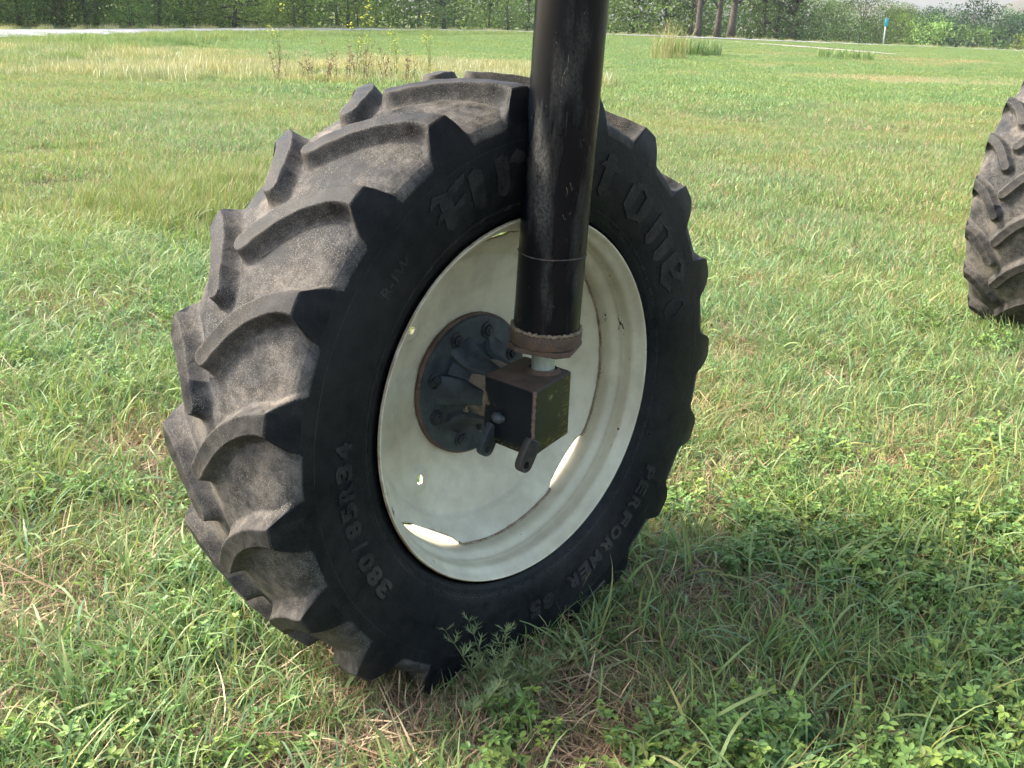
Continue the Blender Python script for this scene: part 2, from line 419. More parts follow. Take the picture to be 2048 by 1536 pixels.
# vertex normals of the whole surface
du_ = np.gradient(TV, axis=0); dv_ = (np.roll(TV, -1, 1)-np.roll(TV, 1, 1))
nrm = np.cross(du_, dv_); nrm /= np.linalg.norm(nrm, axis=-1, keepdims=True)+1e-12
cen = np.stack([np.full_like(a_, UM), .6*np.cos(phi)[None]*np.ones_like(a_), .6*np.sin(phi)[None]*np.ones_like(a_)], -1)
if np.mean(np.sum(nrm*(TV-cen), -1)) < 0: nrm = -nrm; flip = True
else: flip = False
tre = (np.minimum(S1, S2) > -(sb[-1])+.002)
dust = np.where(tre, .95-.62*mm, .07)
edge = np.exp(-((np.minimum(dN, dF))/.004)**2)
dust = np.where(tre & (np.minimum(S1, S2) < .0) & (mm > .6), .10, dust)
dust = dust+.32*edge*tre*(np.minimum(S1, S2) > 0)
lob = np.exp(-((np.minimum(S1, S2)+sb[-1])/.0035)**2)*(mm < .35); dust = np.maximum(dust, .8*lob)
dustf = rep(dust)
ii, jj = np.meshgrid(np.arange(NV-1), np.arange(ncol), indexing='ij'); jn = (jj+1) % ncol
Q = np.stack([ii*ncol+jj, ii*ncol+jn, (ii+1)*ncol+jn, (ii+1)*ncol+jj], -1)
if not flip: Q = Q[..., ::-1]
# check winding against normals
q0 = Q[NV//2, 5]; p0, p1, p2_, p3 = [TV.reshape(-1, 3)[i] for i in q0]
if np.dot(np.cross(p1-p0, p2_-p0), nrm.reshape(-1, 3)[q0[0]]) < 0: Q = Q[..., ::-1]
dNf, dFf = rep(dN), rep(dF); kcol = np.repeat(np.arange(NL), NC)[None]*np.ones((NV, 1), int)
# lug ids: lug k sits where its shifted copy is nearest
pn = ((kcol+rep(kN)) % NL); pf = ((kcol+rep(kF)) % NL)
isn = (dNf <= dFf)
inl = (np.minimum(dNf, dFf) < .0215) & rep(tre)
lid = np.where(inl, np.where(isn, pn, NL+pf), -1)
fl = lid[:-1]                                # per face, from the lower row corner
def main_island(lab0):
    m_ = fl == lab0; seeds = np.argwhere(m_); best = set(); seen = set()
    for s_ in map(tuple, seeds):
        if s_ in seen: continue
        st = [s_]; comp = {s_}
        while st:
            a, b = st.pop()
            for q in ((a+1, b), (a-1, b), (a, (b+1) % ncol), (a, (b-1) % ncol)):
                if 0 <= q[0] < m_.shape[0] and m_[q] and q not in comp: comp.add(q); st.append(q)
        seen |= comp
        if len(comp) > len(best): best = comp
    out = set(map(tuple, seeds))-best
    for a, b in out:
        for k_ in range(NL): fl[a, (b+k_*NC) % ncol] = -1
main_island(0); main_island(NL)
def submesh(name, faces, mat):
    u_, inv = np.unique(faces.ravel(), return_inverse=True)
    me = mesh_np(name, TV.reshape(-1, 3)[u_], inv.reshape(-1, 4), mat, fattr={'dust': dustf.reshape(-1)[u_]})
    me.normals_split_custom_set_from_vertices(nrm.reshape(-1, 3)[u_].tolist())
    return me
carc = submesh('tyre', Q[fl == -1], M['rubber'])
lugN = submesh('tread_lug', Q[fl == 0], M['rubber']); lugF = submesh('tread_lug', Q[fl == NL], M['rubber'])
# the ids above name lug k by the column block whose shifted coordinate hits the spine
PHI0 = R(131.0-18.947*7)                      # phase of the tread from the photograph

# ---- lettering, bent round the sidewall
def side_u(r_): return np.interp(r_, Oa[:, 1], Oa[:, 0])+UM
def bend(P, F, rc, ang0, h, depth=.0022):
    """P (n,3): x along text, y up, z 0..1 -> proud of the sidewall; tops outward, reads clockwise"""
    P = np.asarray(P, float); r_ = rc+P[:, 1]; th = ang0-P[:, 0]/rc
    u_ = side_u(r_)+P[:, 2]-.0006
    return np.stack([u_, r_*np.cos(th), r_*np.sin(th)], 1), F
def font_mesh(txt, size, ext, bold=0.0):
    cu = bpy.data.curves.new('t', 'FONT'); cu.body = txt; cu.size = size; cu.extrude = ext; cu.align_x = 'CENTER'; cu.align_y = 'CENTER'; cu.resolution_u = 3; cu.offset = bold
    o = bpy.data.objects.new('t', cu); COL.objects.link(o); bpy.context.view_layer.update()
    me = bpy.data.meshes.new_from_object(o.evaluated_get(bpy.context.evaluated_depsgraph_get()))
    V = np.array([v.co[:] for v in me.vertices]); F = [tuple(p.vertices) for p in me.polygons]
    bpy.data.objects.remove(o); bpy.data.curves.remove(cu); bpy.data.meshes.remove(me)
    V[:, 2] += ext
    return V, F
def gothic(ch, h):
    """broken-pen letters as lists of polygons in a box h tall"""
    def bar(x, y0, y1, wd, k=.12): return [(x, y0+k), (x+wd*.55, y0), (x+wd, y0+k*.9), (x+wd, y1-k), (x+wd*.5, y1), (x, y1-k*.8)]
    W = .31
    D = {
     'F': [[(.22, .14), (.36, .0), (.56, .20), (.54, .86), (.26, .80)], [(.02, .80), (.18, 1.02), (.50, .90), (.98, 1.04), (.86, .80), (.52, .74), (.20, .84)], [(.04, .42), (.20, .58), (.55, .50), (.88, .62), (.80, .40), (.50, .36), (.20, .44)]],
     'i': [bar(.1, .0, .98, .34)],
     'r': [bar(.05, .0, .98, .32), [(.36, .74), (.60, 1.0), (.86, .80), (.66, .60), (.50, .72)]],
     's': [[(.1, .62), (.42, 1.0), (.86, .80), (.70, .66), (.42, .78), (.34, .62)], [(.14, .64), (.36, .66), (.84, .40), (.80, .26), (.14, .54)], [(.84, .40), (.50, .0), (.04, .16), (.22, .32), (.50, .22), (.62, .38)]],
     't': [bar(.18, .0, 1.12, .30), [(.0, .72), (.14, .86), (.74, .86), (.60, .70)], [(.40, .02), (.70, .20), (.60, .28), (.42, .16)]],
     'o': [bar(.02, .08, .86, W), bar(.60, .12, .92, W), [(.12, .84), (.42, 1.02), (.78, .86), (.66, .74), (.42, .84), (.24, .72)], [(.10, .16), (.42, -.02), (.76, .16), (.62, .26), (.44, .16), (.24, .27)]],
     'n': [bar(.02, .0, .98, W), bar(.60, .0, .92, W), [(.24, .72), (.58, 1.02), (.82, .82), (.62, .72), (.48, .80)]],
     'e': [bar(.02, .08, .90, W), [(.12, .86), (.42, 1.02), (.84, .80), (.56, .46), (.28, .40), (.28, .50), (.46, .56), (.58, .76), (.42, .86), (.24, .74)], [(.10, .16), (.44, -.02), (.86, .22), (.74, .32), (.46, .16), (.24, .27)]],
    }
    out = []
    for q, poly in enumerate(D[ch]):
        P = np.array(poly)*h; P[:, 1] -= h/2
        c = P[:, 0].mean(); out.append((P, q))
    return out
def finer(V, F, cuts=4):
    b = bmesh.new(); vs = [b.verts.new(v) for v in V]
    for f in F:
        try: b.faces.new([vs[i] for i in f])
        except ValueError: pass
    bmesh.ops.triangulate(b, faces=b.faces[:]); bmesh.ops.subdivide_edges(b, edges=b.edges[:], cuts=cuts, use_grid_fill=True)
    b.verts.index_update(); V2 = np.array([v.co[:] for v in b.verts]); F2 = [tuple(v.index for v in f.verts) for f in b.faces]; b.free(); return V2, F2
def letter_obj(name, parent, items, lab=None):
    mb = MB()
    for V, F in items: mb.add(V, F)
    me = mb.mesh(name, M['rubber'], False)
    at = me.attributes.new('dust', 'FLOAT', 'POINT'); at.data.foreach_set('value', np.full(len(me.vertices), .26, np.float32))
    return obj(name, me, parent)
def build_letters(parent):
    h = .098
    for ch, deg in zip('Firestone', (119, 108.5, 100, 90.5, 79, 66, 52.8, 38.6, 26.5)):
        it = []
        for P, q in gothic(ch, h):
            V, F = prism([(a-.48*h, b) for a, b in P], 'z', 0, .0034+.0003*q)
            V, F = finer(V, F); V[:, 0] *= 1.18; it.append(bend(V, F, .577, R(deg), h))
        letter_obj('raised_letter', parent, it)
    # shield outline after the name
    ring = []
    for i in range(20):
        a = 2*PI*i/20; ring.append((.026*math.cos(a), .034*math.sin(a)+(.012 if math.sin(a) > .9 else 0)))
    V = [(x, y, .0) for x, y in ring]+[(x, y, .0026) for x, y in ring]+[(x*.84, y*.84, .0026) for x, y in ring]+[(x*.84, y*.84, 0) for x, y in ring]
    F = [(k_*20+i, k_*20+(i+1) % 20, (k_+1)*20+(i+1) % 20, (k_+1)*20+i) for k_ in range(3) for i in range(20)]
    letter_obj('raised_emblem', parent, [bend(V, F, .556, R(16.5), 0)])
    V = [(x*.42, y*.42, z*.9) for x, y, z in V]
    V2 = [(x*.6, y*.6, z) for x, y, z in V]
    letter_obj('raised_emblem', parent, [bend([(x*.7, y*.7, z) for x, y, z in V], F, .515, R(-22), 0), bend(V2, F, .515, R(-22), 0)])
    for txt, a0, a1, rc, sz in (('380/85R34', -144.8, -182.6, .567, .062), ('PERFORMER 85', -32.5, -86.2, .572, .058)):
        n = len(txt)
        for i, ch in enumerate(txt):
            if ch == ' ': continue
            V, F = font_mesh(ch, sz, .0022, .0030)
            V[:, 0] *= (.040 if ch != '/' else .02)/np.ptp(V[:, 0]); V[:, 1] = (V[:, 1]-V[:, 1].min())/np.ptp(V[:, 1])*.043-.0215; V[:, 0] -= (V[:, 0].max()+V[:, 0].min())/2; V, F = finer(V, F, 2)
            letter_obj('raised_letter', parent, [bend(V, F, rc, R(a0+(a1-a0)*i/(n-1)), sz)])
    for txt, a, rc, sz in (('R-1W', 138.8, .571, .040), ('TUBELESS', 118, .505, .014), ('RADIAL', -50, .505, .016), ('MAX LOAD', 64, .503, .013)):
        if txt != 'R-1W': continue
        V, F = font_mesh(txt, sz, .0011, .0006)
        letter_obj('raised_letter', parent, [bend(V, F, rc, R(a), sz)])
    # thin moulded ticks and mould line near the bead
    mb = MB()
    for i in range(72):
        a = 2*PI*i/72+.01*math.sin(i*3.3)
        for kx in range(2+(i*7) % 3):
            aa = a+kx*.012; c0, c1 = .4885, .4885+.007+.003*((i*5+kx) % 3)
            V = [(-.0008, 0, 0), (.0008, 0, 0), (.0008, c1-c0, 0), (-.0008, c1-c0, 0), (-.0008, 0, .0016), (.0008, 0, .0016), (.0008, c1-c0, .0016), (-.0008, c1-c0, .0016)]
            Vb_, F = bend(V, [(0, 1, 2, 3), (4, 5, 6, 7), (0, 1, 5, 4), (1, 2, 6, 5), (2, 3, 7, 6), (3, 0, 4, 7)], c0, aa, 0); mb.add(Vb_, F)
    V, F = lathe([(side_u(.497)-.001, .496), (side_u(.4975)+.0012, .4975), (side_u(.499)-.001, .499)], 180)
    mb.add(V, F)
    V, F = lathe([(side_u(.640)-.001, .639), (side_u(.6405)+.0009, .6405), (side_u(.642)-.001, .642)], 180)
    mb.add(V, F)
    me = mb.mesh('moulded_line', M['rubber'], True)
    at = me.attributes.new('dust', 'FLOAT', 'POINT'); at.data.foreach_set('value', np.full(len(me.vertices), .30, np.float32))
    obj('moulded_line', me, parent)

# ---- rim parts
CHIPS = [(-.055, 16.5, .016, 4.5), (-.085, 19, .02, 3), (-.05, 38, .008, 6), (-.035, 3, .004, 7), (-.06, -95, .01, 2.5), (-.02, 200, .02, 30), (-.03, -25, .006, 12)]
def rim_mesh():
    half = [(.0005, .4585), (.0035, .4570), (.0035, .4535), (-.002, .4500), (-.012, .4440), (-.020, .4360), (-.026, .4315), (-.034, .4300), (-.052, .4290), (-.057, .4265), (-.062, .4265), (-.068, .4235), (-.076, .4140), (-.084, .4085), (-.100, .4065), (-.150, .4055)]
    inner = smooth_poly(half, 1)
    inner = np.array(inner); far = inner[::-1].copy(); far[:, 0] = -.37+.007-far[:, 0]
    prof_in = np.concatenate([inner, far])
    outer = prof_in[::-1].copy(); outer[:, 1] += .007; outer[0, 1] -= .006; outer[-1, 1] -= .006
    outer[:, 0] = np.clip(outer[:, 0], -.37+.005, -.0015)
    prof = np.concatenate([prof_in, outer])
    V, F = lathe(prof, 200, close=True)
    V = np.array(V); F = np.array(F)
    rho_ = np.hypot(V[:, 1], V[:, 2]); ru = np.clip((rho_-.4545)/.003, 0, 1)*.55
    ru += .28*np.exp(-((V[:, 0]+.062)/.003)**2)
    ru += .16*np.exp(-((V[:, 0]+.105)/.012)**2)
    chp = np.zeros(len(V)); ang_ = np.degrees(np.arctan2(V[:, 2], V[:, 1]))
    for (cu_, ca_, wu, wa) in CHIPS: chp = np.maximum(chp, np.exp(-((V[:, 0]-cu_)/wu)**2-(((ang_-ca_+180) % 360-180)/wa)**2))
    me = mesh_np('rim', V, F, M['rim'], True, fattr={'rust': ru, 'chip': chp}); me.flip_normals(); return me
GAPS = [R(-43), R(-121), R(172), R(99)]; GW = R(31)           # gaps in the disc edge
def disc_edge(th):
    d = np.full(np.shape(th), 9.0)
    for gc in GAPS:
        q = (th-gc+PI) % (2*PI)-PI; d = np.where(np.abs(q) < np.abs(d), q, d)
    gw = np.where(np.abs((th-GAPS[0]+PI) % (2*PI)-PI) < R(25), R(25), GW); t = np.clip((gw/2+R(2.2)-abs(d))/R(4.5), 0, 1); t = t*t*(3-2*t)
    flat = np.where(gw < GW, .389, .381)/np.cos(np.clip(d, -GW/2, GW/2))
    return .4050*(1-t)+np.minimum(flat, .4)*t, t
def disc_u(r_):
    return np.interp(r_, [0, .19, .24, .30, .338, .345, .352, .38, .4065], [-.212, -.210, -.200, -.183, -.171, -.1655, -.158, -.136, -.117])
HOLES = [(.278, R(139.5)), (.280, R(-131))]
def disc_mesh():
    na2, nr2 = 720, 84
    th = np.arange(na2)/na2*2*PI; e, t = disc_edge(th)
    rr_ = np.linspace(.05, 1, nr2)[:, None]; r_ = .06+(e[None]-.06)*(rr_-.05)/.95
    T_ = np.repeat(th[None], nr2, 0); U = disc_u(r_)+.0
    lab = np.zeros_like(r_, bool)
    x_, y_ = r_*np.cos(T_), r_*np.sin(T_)
    for hr, ha in HOLES:
        hx, hy = hr*math.cos(ha), hr*math.sin(ha); d = np.hypot(x_-hx, y_-hy)
        U += .0045*np.exp(-(np.maximum(d-.024, 0)/.007)**2)      # raised pad round the square hole
        c, s = math.cos(ha+.35), math.sin(ha+.35); lx = (x_-hx)*c+(y_-hy)*s; ly = -(x_-hx)*s+(y_-hy)*c
        lab |= (np.abs(lx) < .0085) & (np.abs(ly) < .0095)
    V1 = np.stack([U, x_, y_], -1); V2 = V1.copy(); V2[..., 0] -= .009
    V = np.concatenate([V1.reshape(-1, 3), V2.reshape(-1, 3)]); N1 = nr2*na2
    F = []
    i, j = np.meshgrid(np.arange(nr2-1), np.arange(na2), indexing='ij'); jn_ = (j+1) % na2
    keep = ~(lab[:-1, :] | lab[1:, :])
    q = np.stack([i*na2+j, i*na2+jn_, (i+1)*na2+jn_, (i+1)*na2+j], -1)
    F.append(q[keep]); F.append((q[keep]+N1)[:, ::-1])
    jr = np.arange(na2); jm = (jr+1) % na2; b = (nr2-1)*na2
    F.append(np.stack([b+jr, b+jm, N1+b+jm, N1+b+jr], 1))
    # walls of the square holes: boundary edges between kept and removed faces
    W = []
    K_ = keep
    for di, dj in ((1, 0), (-1, 0), (0, 1), (0, -1)):
        nb = np.roll(K_, (-di, -dj), (0, 1)); bd = ~K_ & nb
        for (a, b_) in np.argwhere(bd):
            if a+di < 0 or a+di >= nr2-1: continue
            c = [(a, b_), (a, (b_+1) % na2), (a+1, (b_+1) % na2), (a+1, b_)]
            ed = {(1, 0): (2, 3), (-1, 0): (0, 1), (0, 1): (1, 2), (0, -1): (3, 0)}[(di, dj)]
            p, q_ = [c[k_][0]*na2+c[k_][1] for k_ in ed]; W.append((p, q_, q_+N1, p+N1))
    F.append(np.array(W))
    ru = np.zeros((nr2, na2)); edge_ = (e[None]-r_)
    ru += np.exp(-(edge_/.0035)**2)*.42
    ru += np.exp(-((r_-.180)/.014)**2)*.40+np.exp(-(edge_/.022)**2)*.17
    chd = np.zeros_like(r_); dgx = np.degrees(T_)
    for rr0, aa0, wr0, wa0 in ((.26, 104, .02, 3.5), (.235, -131, .012, 2.2), (.30, 60, .03, 8)): chd = np.maximum(chd, np.exp(-((r_-rr0)/wr0)**2-(((dgx-aa0+180) % 360-180)/wa0)**2))
    for hr, ha in HOLES: ru += .10*np.exp(-(np.hypot(x_-hr*math.cos(ha), y_-hr*math.sin(ha))-.026)**2/.00001)
    me = mesh_np('wheel_disc', V, F, M['rim'], True, fattr={'rust': np.r_[ru.ravel(), ru.ravel()], 'chip': np.r_[chd.ravel(), chd.ravel()]})
    me.set_sharp_from_angle(angle=R(50)); return me
def weld_mesh():
    th = np.arange(721)/720*2*PI; e, t = disc_edge(th); mb = MB(); run = []
    for k_ in range(721):
        if t[k_] < .5:
            run.append((float(disc_u(e[k_]))+.003+.0005*math.sin(k_*1.7), (e[k_]-.0005)*math.cos(th[k_]), (e[k_]-.0005)*math.sin(th[k_])))
        if (t[k_] >= .5 or k_ == 720) and len(run) > 3:
            mb.add(*tube(run, [.0030+.0007*math.sin(i*2.1+.5*math.sin(i)) for i in range(len(run))], 6)); run = []
    return mb.mesh('weld_bead', mat_mix('rusty_weld', (.22, .14, .075), (.40, .34, .24), 40, .8, .8), True)
def hub_build(root, detail=True):
    # flange
    V, F = lathe([(-.209, .06), (-.209, .178), (-.206, .1805), (-.193, .1805), (-.188, .177), (-.186, .170), (-.186, .05)], 96)
    fm = MB().add(V, F).mesh('hub_flange', M['hubblack'], True, 35); fl_ = obj('hub_flange', fm, root)
    V, F = lathe([(-.2085, .1795), (-.2045, .1855), (-.197, .1850), (-.1925, .1800)], 96)
    obj('rust_ring', MB().add(V, F).mesh('rust_ring', M['rust'], True), fl_)
    bp = MB()
    hexp = [(.0145*math.cos(a*PI/3), .0145*math.sin(a*PI/3)) for a in range(6)]
    bp.add(*prism(hexp, 'x', 0.003, .013, .0015))
    V, F = lathe([(0, .021), (.0035, .0205), (.0042, .013), (.0042, .001)], 24); bp.add(V, F)
    V, F = lathe([(.013, .0075), (.0165, .007), (.017, .001)], 16); bp.add(V, F)
    bm_ = bp.mesh('bolt', M['boltm'], True, 35)
    for k_ in range(8):
        a = R(117+45*k_+3*math.sin(k_*2)); o = obj('bolt', bm_, fl_, (-.186, .1435*math.cos(a), .1435*math.sin(a))); o.rotation_euler = (a*1.7, 0, 0)
    # bell shaped casting with flared ribs
    V, F = lathe(smooth_poly([(-.188, .108), (-.180, .102), (-.165, .088), (-.14, .077), (-.11, .070), (-.085, .0665), (-.06, .065)], 1), 64)
    hb = obj('hub_casting', MB().add(V, F).mesh('hub_casting', M['hubblack'], True), root)
    V, F = lathe(smooth_poly([(-.140, .0770), (-.122, .0785), (-.105, .0765), (-.085, .0740), (-.066, .0715), (-.058, .064)], 1), 64)
    obj('mud_crust', MB().add(V, F).mesh('mud_crust', M['mudhub'], True), hb)
    rb = MB(); prof = [(-.187, .132), (-.181, .126), (-.165, .103), (-.145, .090), (-.115, .082), (-.083, .0765), (-.079, .066), (-.187, .066)]
    P = np.array(smooth_poly(prof, 1)); n = len(P); V = []
    for s, ins in ((-.020, .006), (-.016, 0), (.016, 0), (.020, .006)):
        for x, r_ in P:
            k_ = (-.083-x)/.104; V.append((x, s*(1+.9*max(0, k_)), max(.06, r_-ins)))
    F = [tuple(range(n)), tuple(3*n+i for i in range(n))[::-1]]+[(a*n+i, (a+1)*n+i, (a+1)*n+(i+1) % n, a*n+(i+1) % n) for a in range(3) for i in range(n)]
    rm = rb.add(V, F).mesh('rib', M['hubblack'], True, 40)
    for k_ in range(6):
        o = obj('rib', rm, hb); o.rotation_euler = (R(60*k_+25), 0, 0)
    V, F = lathe([(-.060, .060), (-.060, .0705), (-.056, .0735), (-.040, .0735), (-.036, .0705), (-.018, .0700), (-.012, .060)], 48)
    obj('seal_ring', MB().add(V, F).mesh('seal_ring', M['collar'], True, 35), root)
    g = MB(); V, F = lathe([(0, .008), (.003, .008), (.004, .004), (.012, .0035), (.013, .001)], 12); g.add(V, F)
    o = obj('grease_fitting', g.mesh('grease_fitting', M['paint'], True, 40), hb, (-.135, .087*math.cos(R(207)), .087*math.sin(R(207)))); o.rotation_euler = (0, R(-80), 0)

TH_W = math.atan2(-0.70123955, 0.71292572)
CW = (0.0391341, 2.52665946); CZ = .715
rimM, discM, weldM = rim_mesh(), disc_mesh(), weld_mesh()
def make_wheel(name, loc, phase, label, main=True):
    root = empty(name, (loc[0], loc[1], 0), TH_W, label=label, cat='wheel', group='tractor tyred wheels of the machine')
    hubp = lambda n_, me, **k_: obj(n_, me, root, (0, 0, CZ), **k_)
    ty = hubp('tyre', carc); ty.rotation_euler = (phase, 0, 0)
    for k_ in range(NL):
        a = obj('tread_lug', lugN, ty); a.rotation_euler = (k_*PIT, 0, 0)
        a = obj('tread_lug', lugF, ty); a.rotation_euler = (k_*PIT, 0, 0)
    if main:
        holder = obj('x', carc); bpy.data.objects.remove(holder)
        before = set(bpy.data.objects)
        build_letters(ty)
        for o in set(bpy.data.objects)-before: o.rotation_euler = (-phase, 0, 0)
    rm = hubp('rim', rimM); dc = hubp('wheel_disc', discM); tag(obj('weld_bead', weldM, dc), kind='stuff')
    before = set(bpy.data.objects); hub_build(root)
    for o in set(bpy.data.objects)-before:
        if o.parent == root: o.location.z += CZ
    return root
make_wheel('tractor_wheel', CW, PHI0, 'big black lugged tyre on a cream rim in the foreground, strut standing before it')
make_wheel('tractor_wheel', (3.14, 5.99), PHI0+R(6), 'dusty lugged tyre cut by the right edge of the photo, further off in the grass', main=False)

# ---------------------------------------------------------------- strut
st = empty('suspension_strut', (0.0640865, 2.50211608, 0), TH_W, label='black vertical steel strut leg with rusty collar and square gearbox before the cream wheel rim', cat='strut')
Nv = Vector((0.71292572, -0.70123955, 0)); Tv = Vector((0.70123955, 0.71292572, 0)); SO = Vector((0.0640865, 2.50211608, 0))
def loc_st(p): d = Vector(p)-SO; return Vector((d.dot(Nv), d.dot(Tv), d.z))
A0 = loc_st((.0750, 2.490, .905)); A1 = loc_st((.0965, 2.452, 1.645)); ax = (A1-A0).normalized(); A2 = A0+ax*1.9
def strut_part(name, prof, mat, n=72, auto=35, par=st):
    V, F = lathe(prof, n, axis='z'); o = obj(name, MB().add(V, F).mesh(name, mat, True, auto), par, A0); o.rotation_euler = ax.to_track_quat('Z', 'Y').to_euler(); return o
RT = .0775
cyl = strut_part('cylinder_tube', [(-.01, .02)]+[(z_, RT) for z_ in np.linspace(-.01, 1.15, 60)]+[(1.15, .02)], M['black'])
def ring_line():
    pts = []
    for i in range(97):
        a = 2*PI*i/96; pts.append(((RT+.0004)*math.cos(a), (RT+.0004)*math.sin(a), .196+.0012*math.sin(3*a)))
    return MB().add(*tube(pts, [.0016+.0004*math.sin(i*1.3) for i in range(97)], 6)).mesh('weld_seam', mat_mix('seam_bead', (.10, .075, .055), (.03, .028, .03), 40, .6, .7), True)
sm_ = obj('weld_seam', ring_line(), cyl)
CYL = cyl
# collar: turned ring above a clipped square plate
V = []; 
col_ = strut_part('collar', [(-.020, .03), (-.020, .080), (-.018, .0835), (-.004, .0850), (.008, .0850), (.012, .0840), (.013, .0820), (.0135, .0800), (.012, .074)], M['collar'], par=st)
cru = []
for i in range(121):
    a = 2*PI*i/120; cru.append(((RT+.0025)*math.cos(a), (RT+.0025)*math.sin(a), .0165+.003*math.sin(i*1.9)*math.sin(i*.37)))
cz = MB().add(*tube(cru, [.0045+.002*math.sin(i*2.7)*math.sin(i*.9+1) for i in range(121)], 6)).mesh('dirt_bead', mat_mix('packed_dirt', (.25, .19, .12), (.12, .085, .06), 50, .9, .9), True)
o = obj('dirt_bead', cz, col_)
pl = []
for k_ in range(4):
    for s in (-1, 1):
        a = R(90*k_+8+s*12); pl.append((.092*math.cos(a), .092*math.sin(a)))
o = obj('collar_plate', MB().add(*prism(pl, 'z', -.033, -.0205, .002)).mesh('collar_plate', M['collar'], True, 30), col_); o.rotation_euler = (0, 0, R(-10))
# rod and box
Bc = loc_st((.070, 2.490, .80))
V, F = lathe([(.0, .020), (.0, .0285), (.12, .0285), (.12, .02)], 40, axis='z'); rod = obj('piston_rod', MB().add(V, F).mesh('piston_rod', M['rod'], True, 35), st, (A0.x-.004, A0.y, .79))
V, F = lathe([(0, .044), (.004, .042), (.012, .034)], 32, axis='z'); obj('rod_weld', MB().add(V, F).mesh('rod_weld', M['collar'], True), rod, (0, 0, .018))
u0 = -(Vector((0.0391341, 2.52665946, 0))-SO).dot(Nv)*0; off = (Vector((0.0391341, 2.52665946, 0))-SO).dot(Nv)
bt, bb = CZ+.095, CZ-.064
poly = [(-.018+off, -.131), (.146+off, -.130), (.092+off, .053), (-.066+off, .052)]
def rounded(poly, r_, n=5):
    out = []; P = [np.array(p) for p in poly]
    for i in range(len(P)):
        a, b, c = P[i-1], P[i], P[(i+1) % len(P)]
        d1 = (a-b)/np.linalg.norm(a-b); d2 = (c-b)/np.linalg.norm(c-b)
        for k_ in range(n+1):
            t = k_/n; out.append(((b+d1*r_)*(1-t)**2+b*2*t*(1-t)+(b+d2*r_)*t**2))
    return out
rp = rounded(poly, .009)
def gridbox(rp, z0, z1):
    P = []
    for i in range(len(rp)):                    # densify long sides
        a, b = np.array(rp[i]), np.array(rp[(i+1) % len(rp)]); n_ = max(1, int(np.linalg.norm(b-a)/.008))
        for k_ in range(n_): P.append(a+(b-a)*k_/n_)
    P = np.array(P); n = len(P); c = P.mean(0); zs = np.r_[z0, np.linspace(z0+.003, z1-.003, 22), z1]; V = []; att = {'yellow': [], 'worn': [], 'top': []}
    for kz, z in enumerate(zs):
        ins = .003 if kz in (0, len(zs)-1) else 0
        for p in P:
            d = p-c; q = p-d/np.linalg.norm(d)*ins; V.append((q[0], q[1], z))
            right = np.clip((q[1]+.115)/.04, 0, 1)*(q[0] > off+.05)
            f = (q[1]+.13)/.18; hz = (z-z0)/(z1-z0)
            yl = right*np.clip(max(1.25*(f-.70)/.3, 1.2*(.26-hz)/.26), 0, 1)
            if not right: yl = 1.0 if hz < .08 else 0.0
            att['yellow'].append(yl)
            fe = np.linalg.norm(q-np.array([.146+off, -.130])); w_ = .30*math.exp(-(fe/.007)**2)
            w_ += .22*math.exp(-((f-.42)/.13)**2-((hz-.76)/.15)**2)*right
            lf = np.linalg.norm(q-np.array([-.018+off, -.131])); w_ += .25*math.exp(-(lf/.012)**2)*(hz < .9)
            att['worn'].append(w_); att['top'].append(1.0 if kz == len(zs)-1 else 0.0)
    m_ = len(zs); F = []
    for a in range(m_-1):
        for i in range(n):
            j = (i+1) % n; F.append((a*n+i, a*n+j, (a+1)*n+j, (a+1)*n+i))
    # cap top with its own inset ring so that the rust stays on top
    k0 = len(V); 
    for p in P:
        d = p-c; q = p-d/np.linalg.norm(d)*.004; V.append((q[0], q[1], z1+.0003)); att['yellow'].append(0); att['worn'].append(0); att['top'].append(1)
    for i in range(n): F.append(((m_-1)*n+i, (m_-1)*n+(i+1) % n, k0+(i+1) % n, k0+i))
    F.append(tuple(k0+i for i in range(n))); F.append(tuple(range(n))[::-1])
    return V, F, att
V, F, att = gridbox(rp, bb, bt)
bxm = MB().add(V, F).mesh('gearbox_housing', M['box'], True, 35)
for k_, v in att.items():
    at = bxm.attributes.new(k_, 'FLOAT', 'POINT'); at.data.foreach_set('value', np.array(v, np.float32))
bx = obj('gearbox_housing', bxm, st)
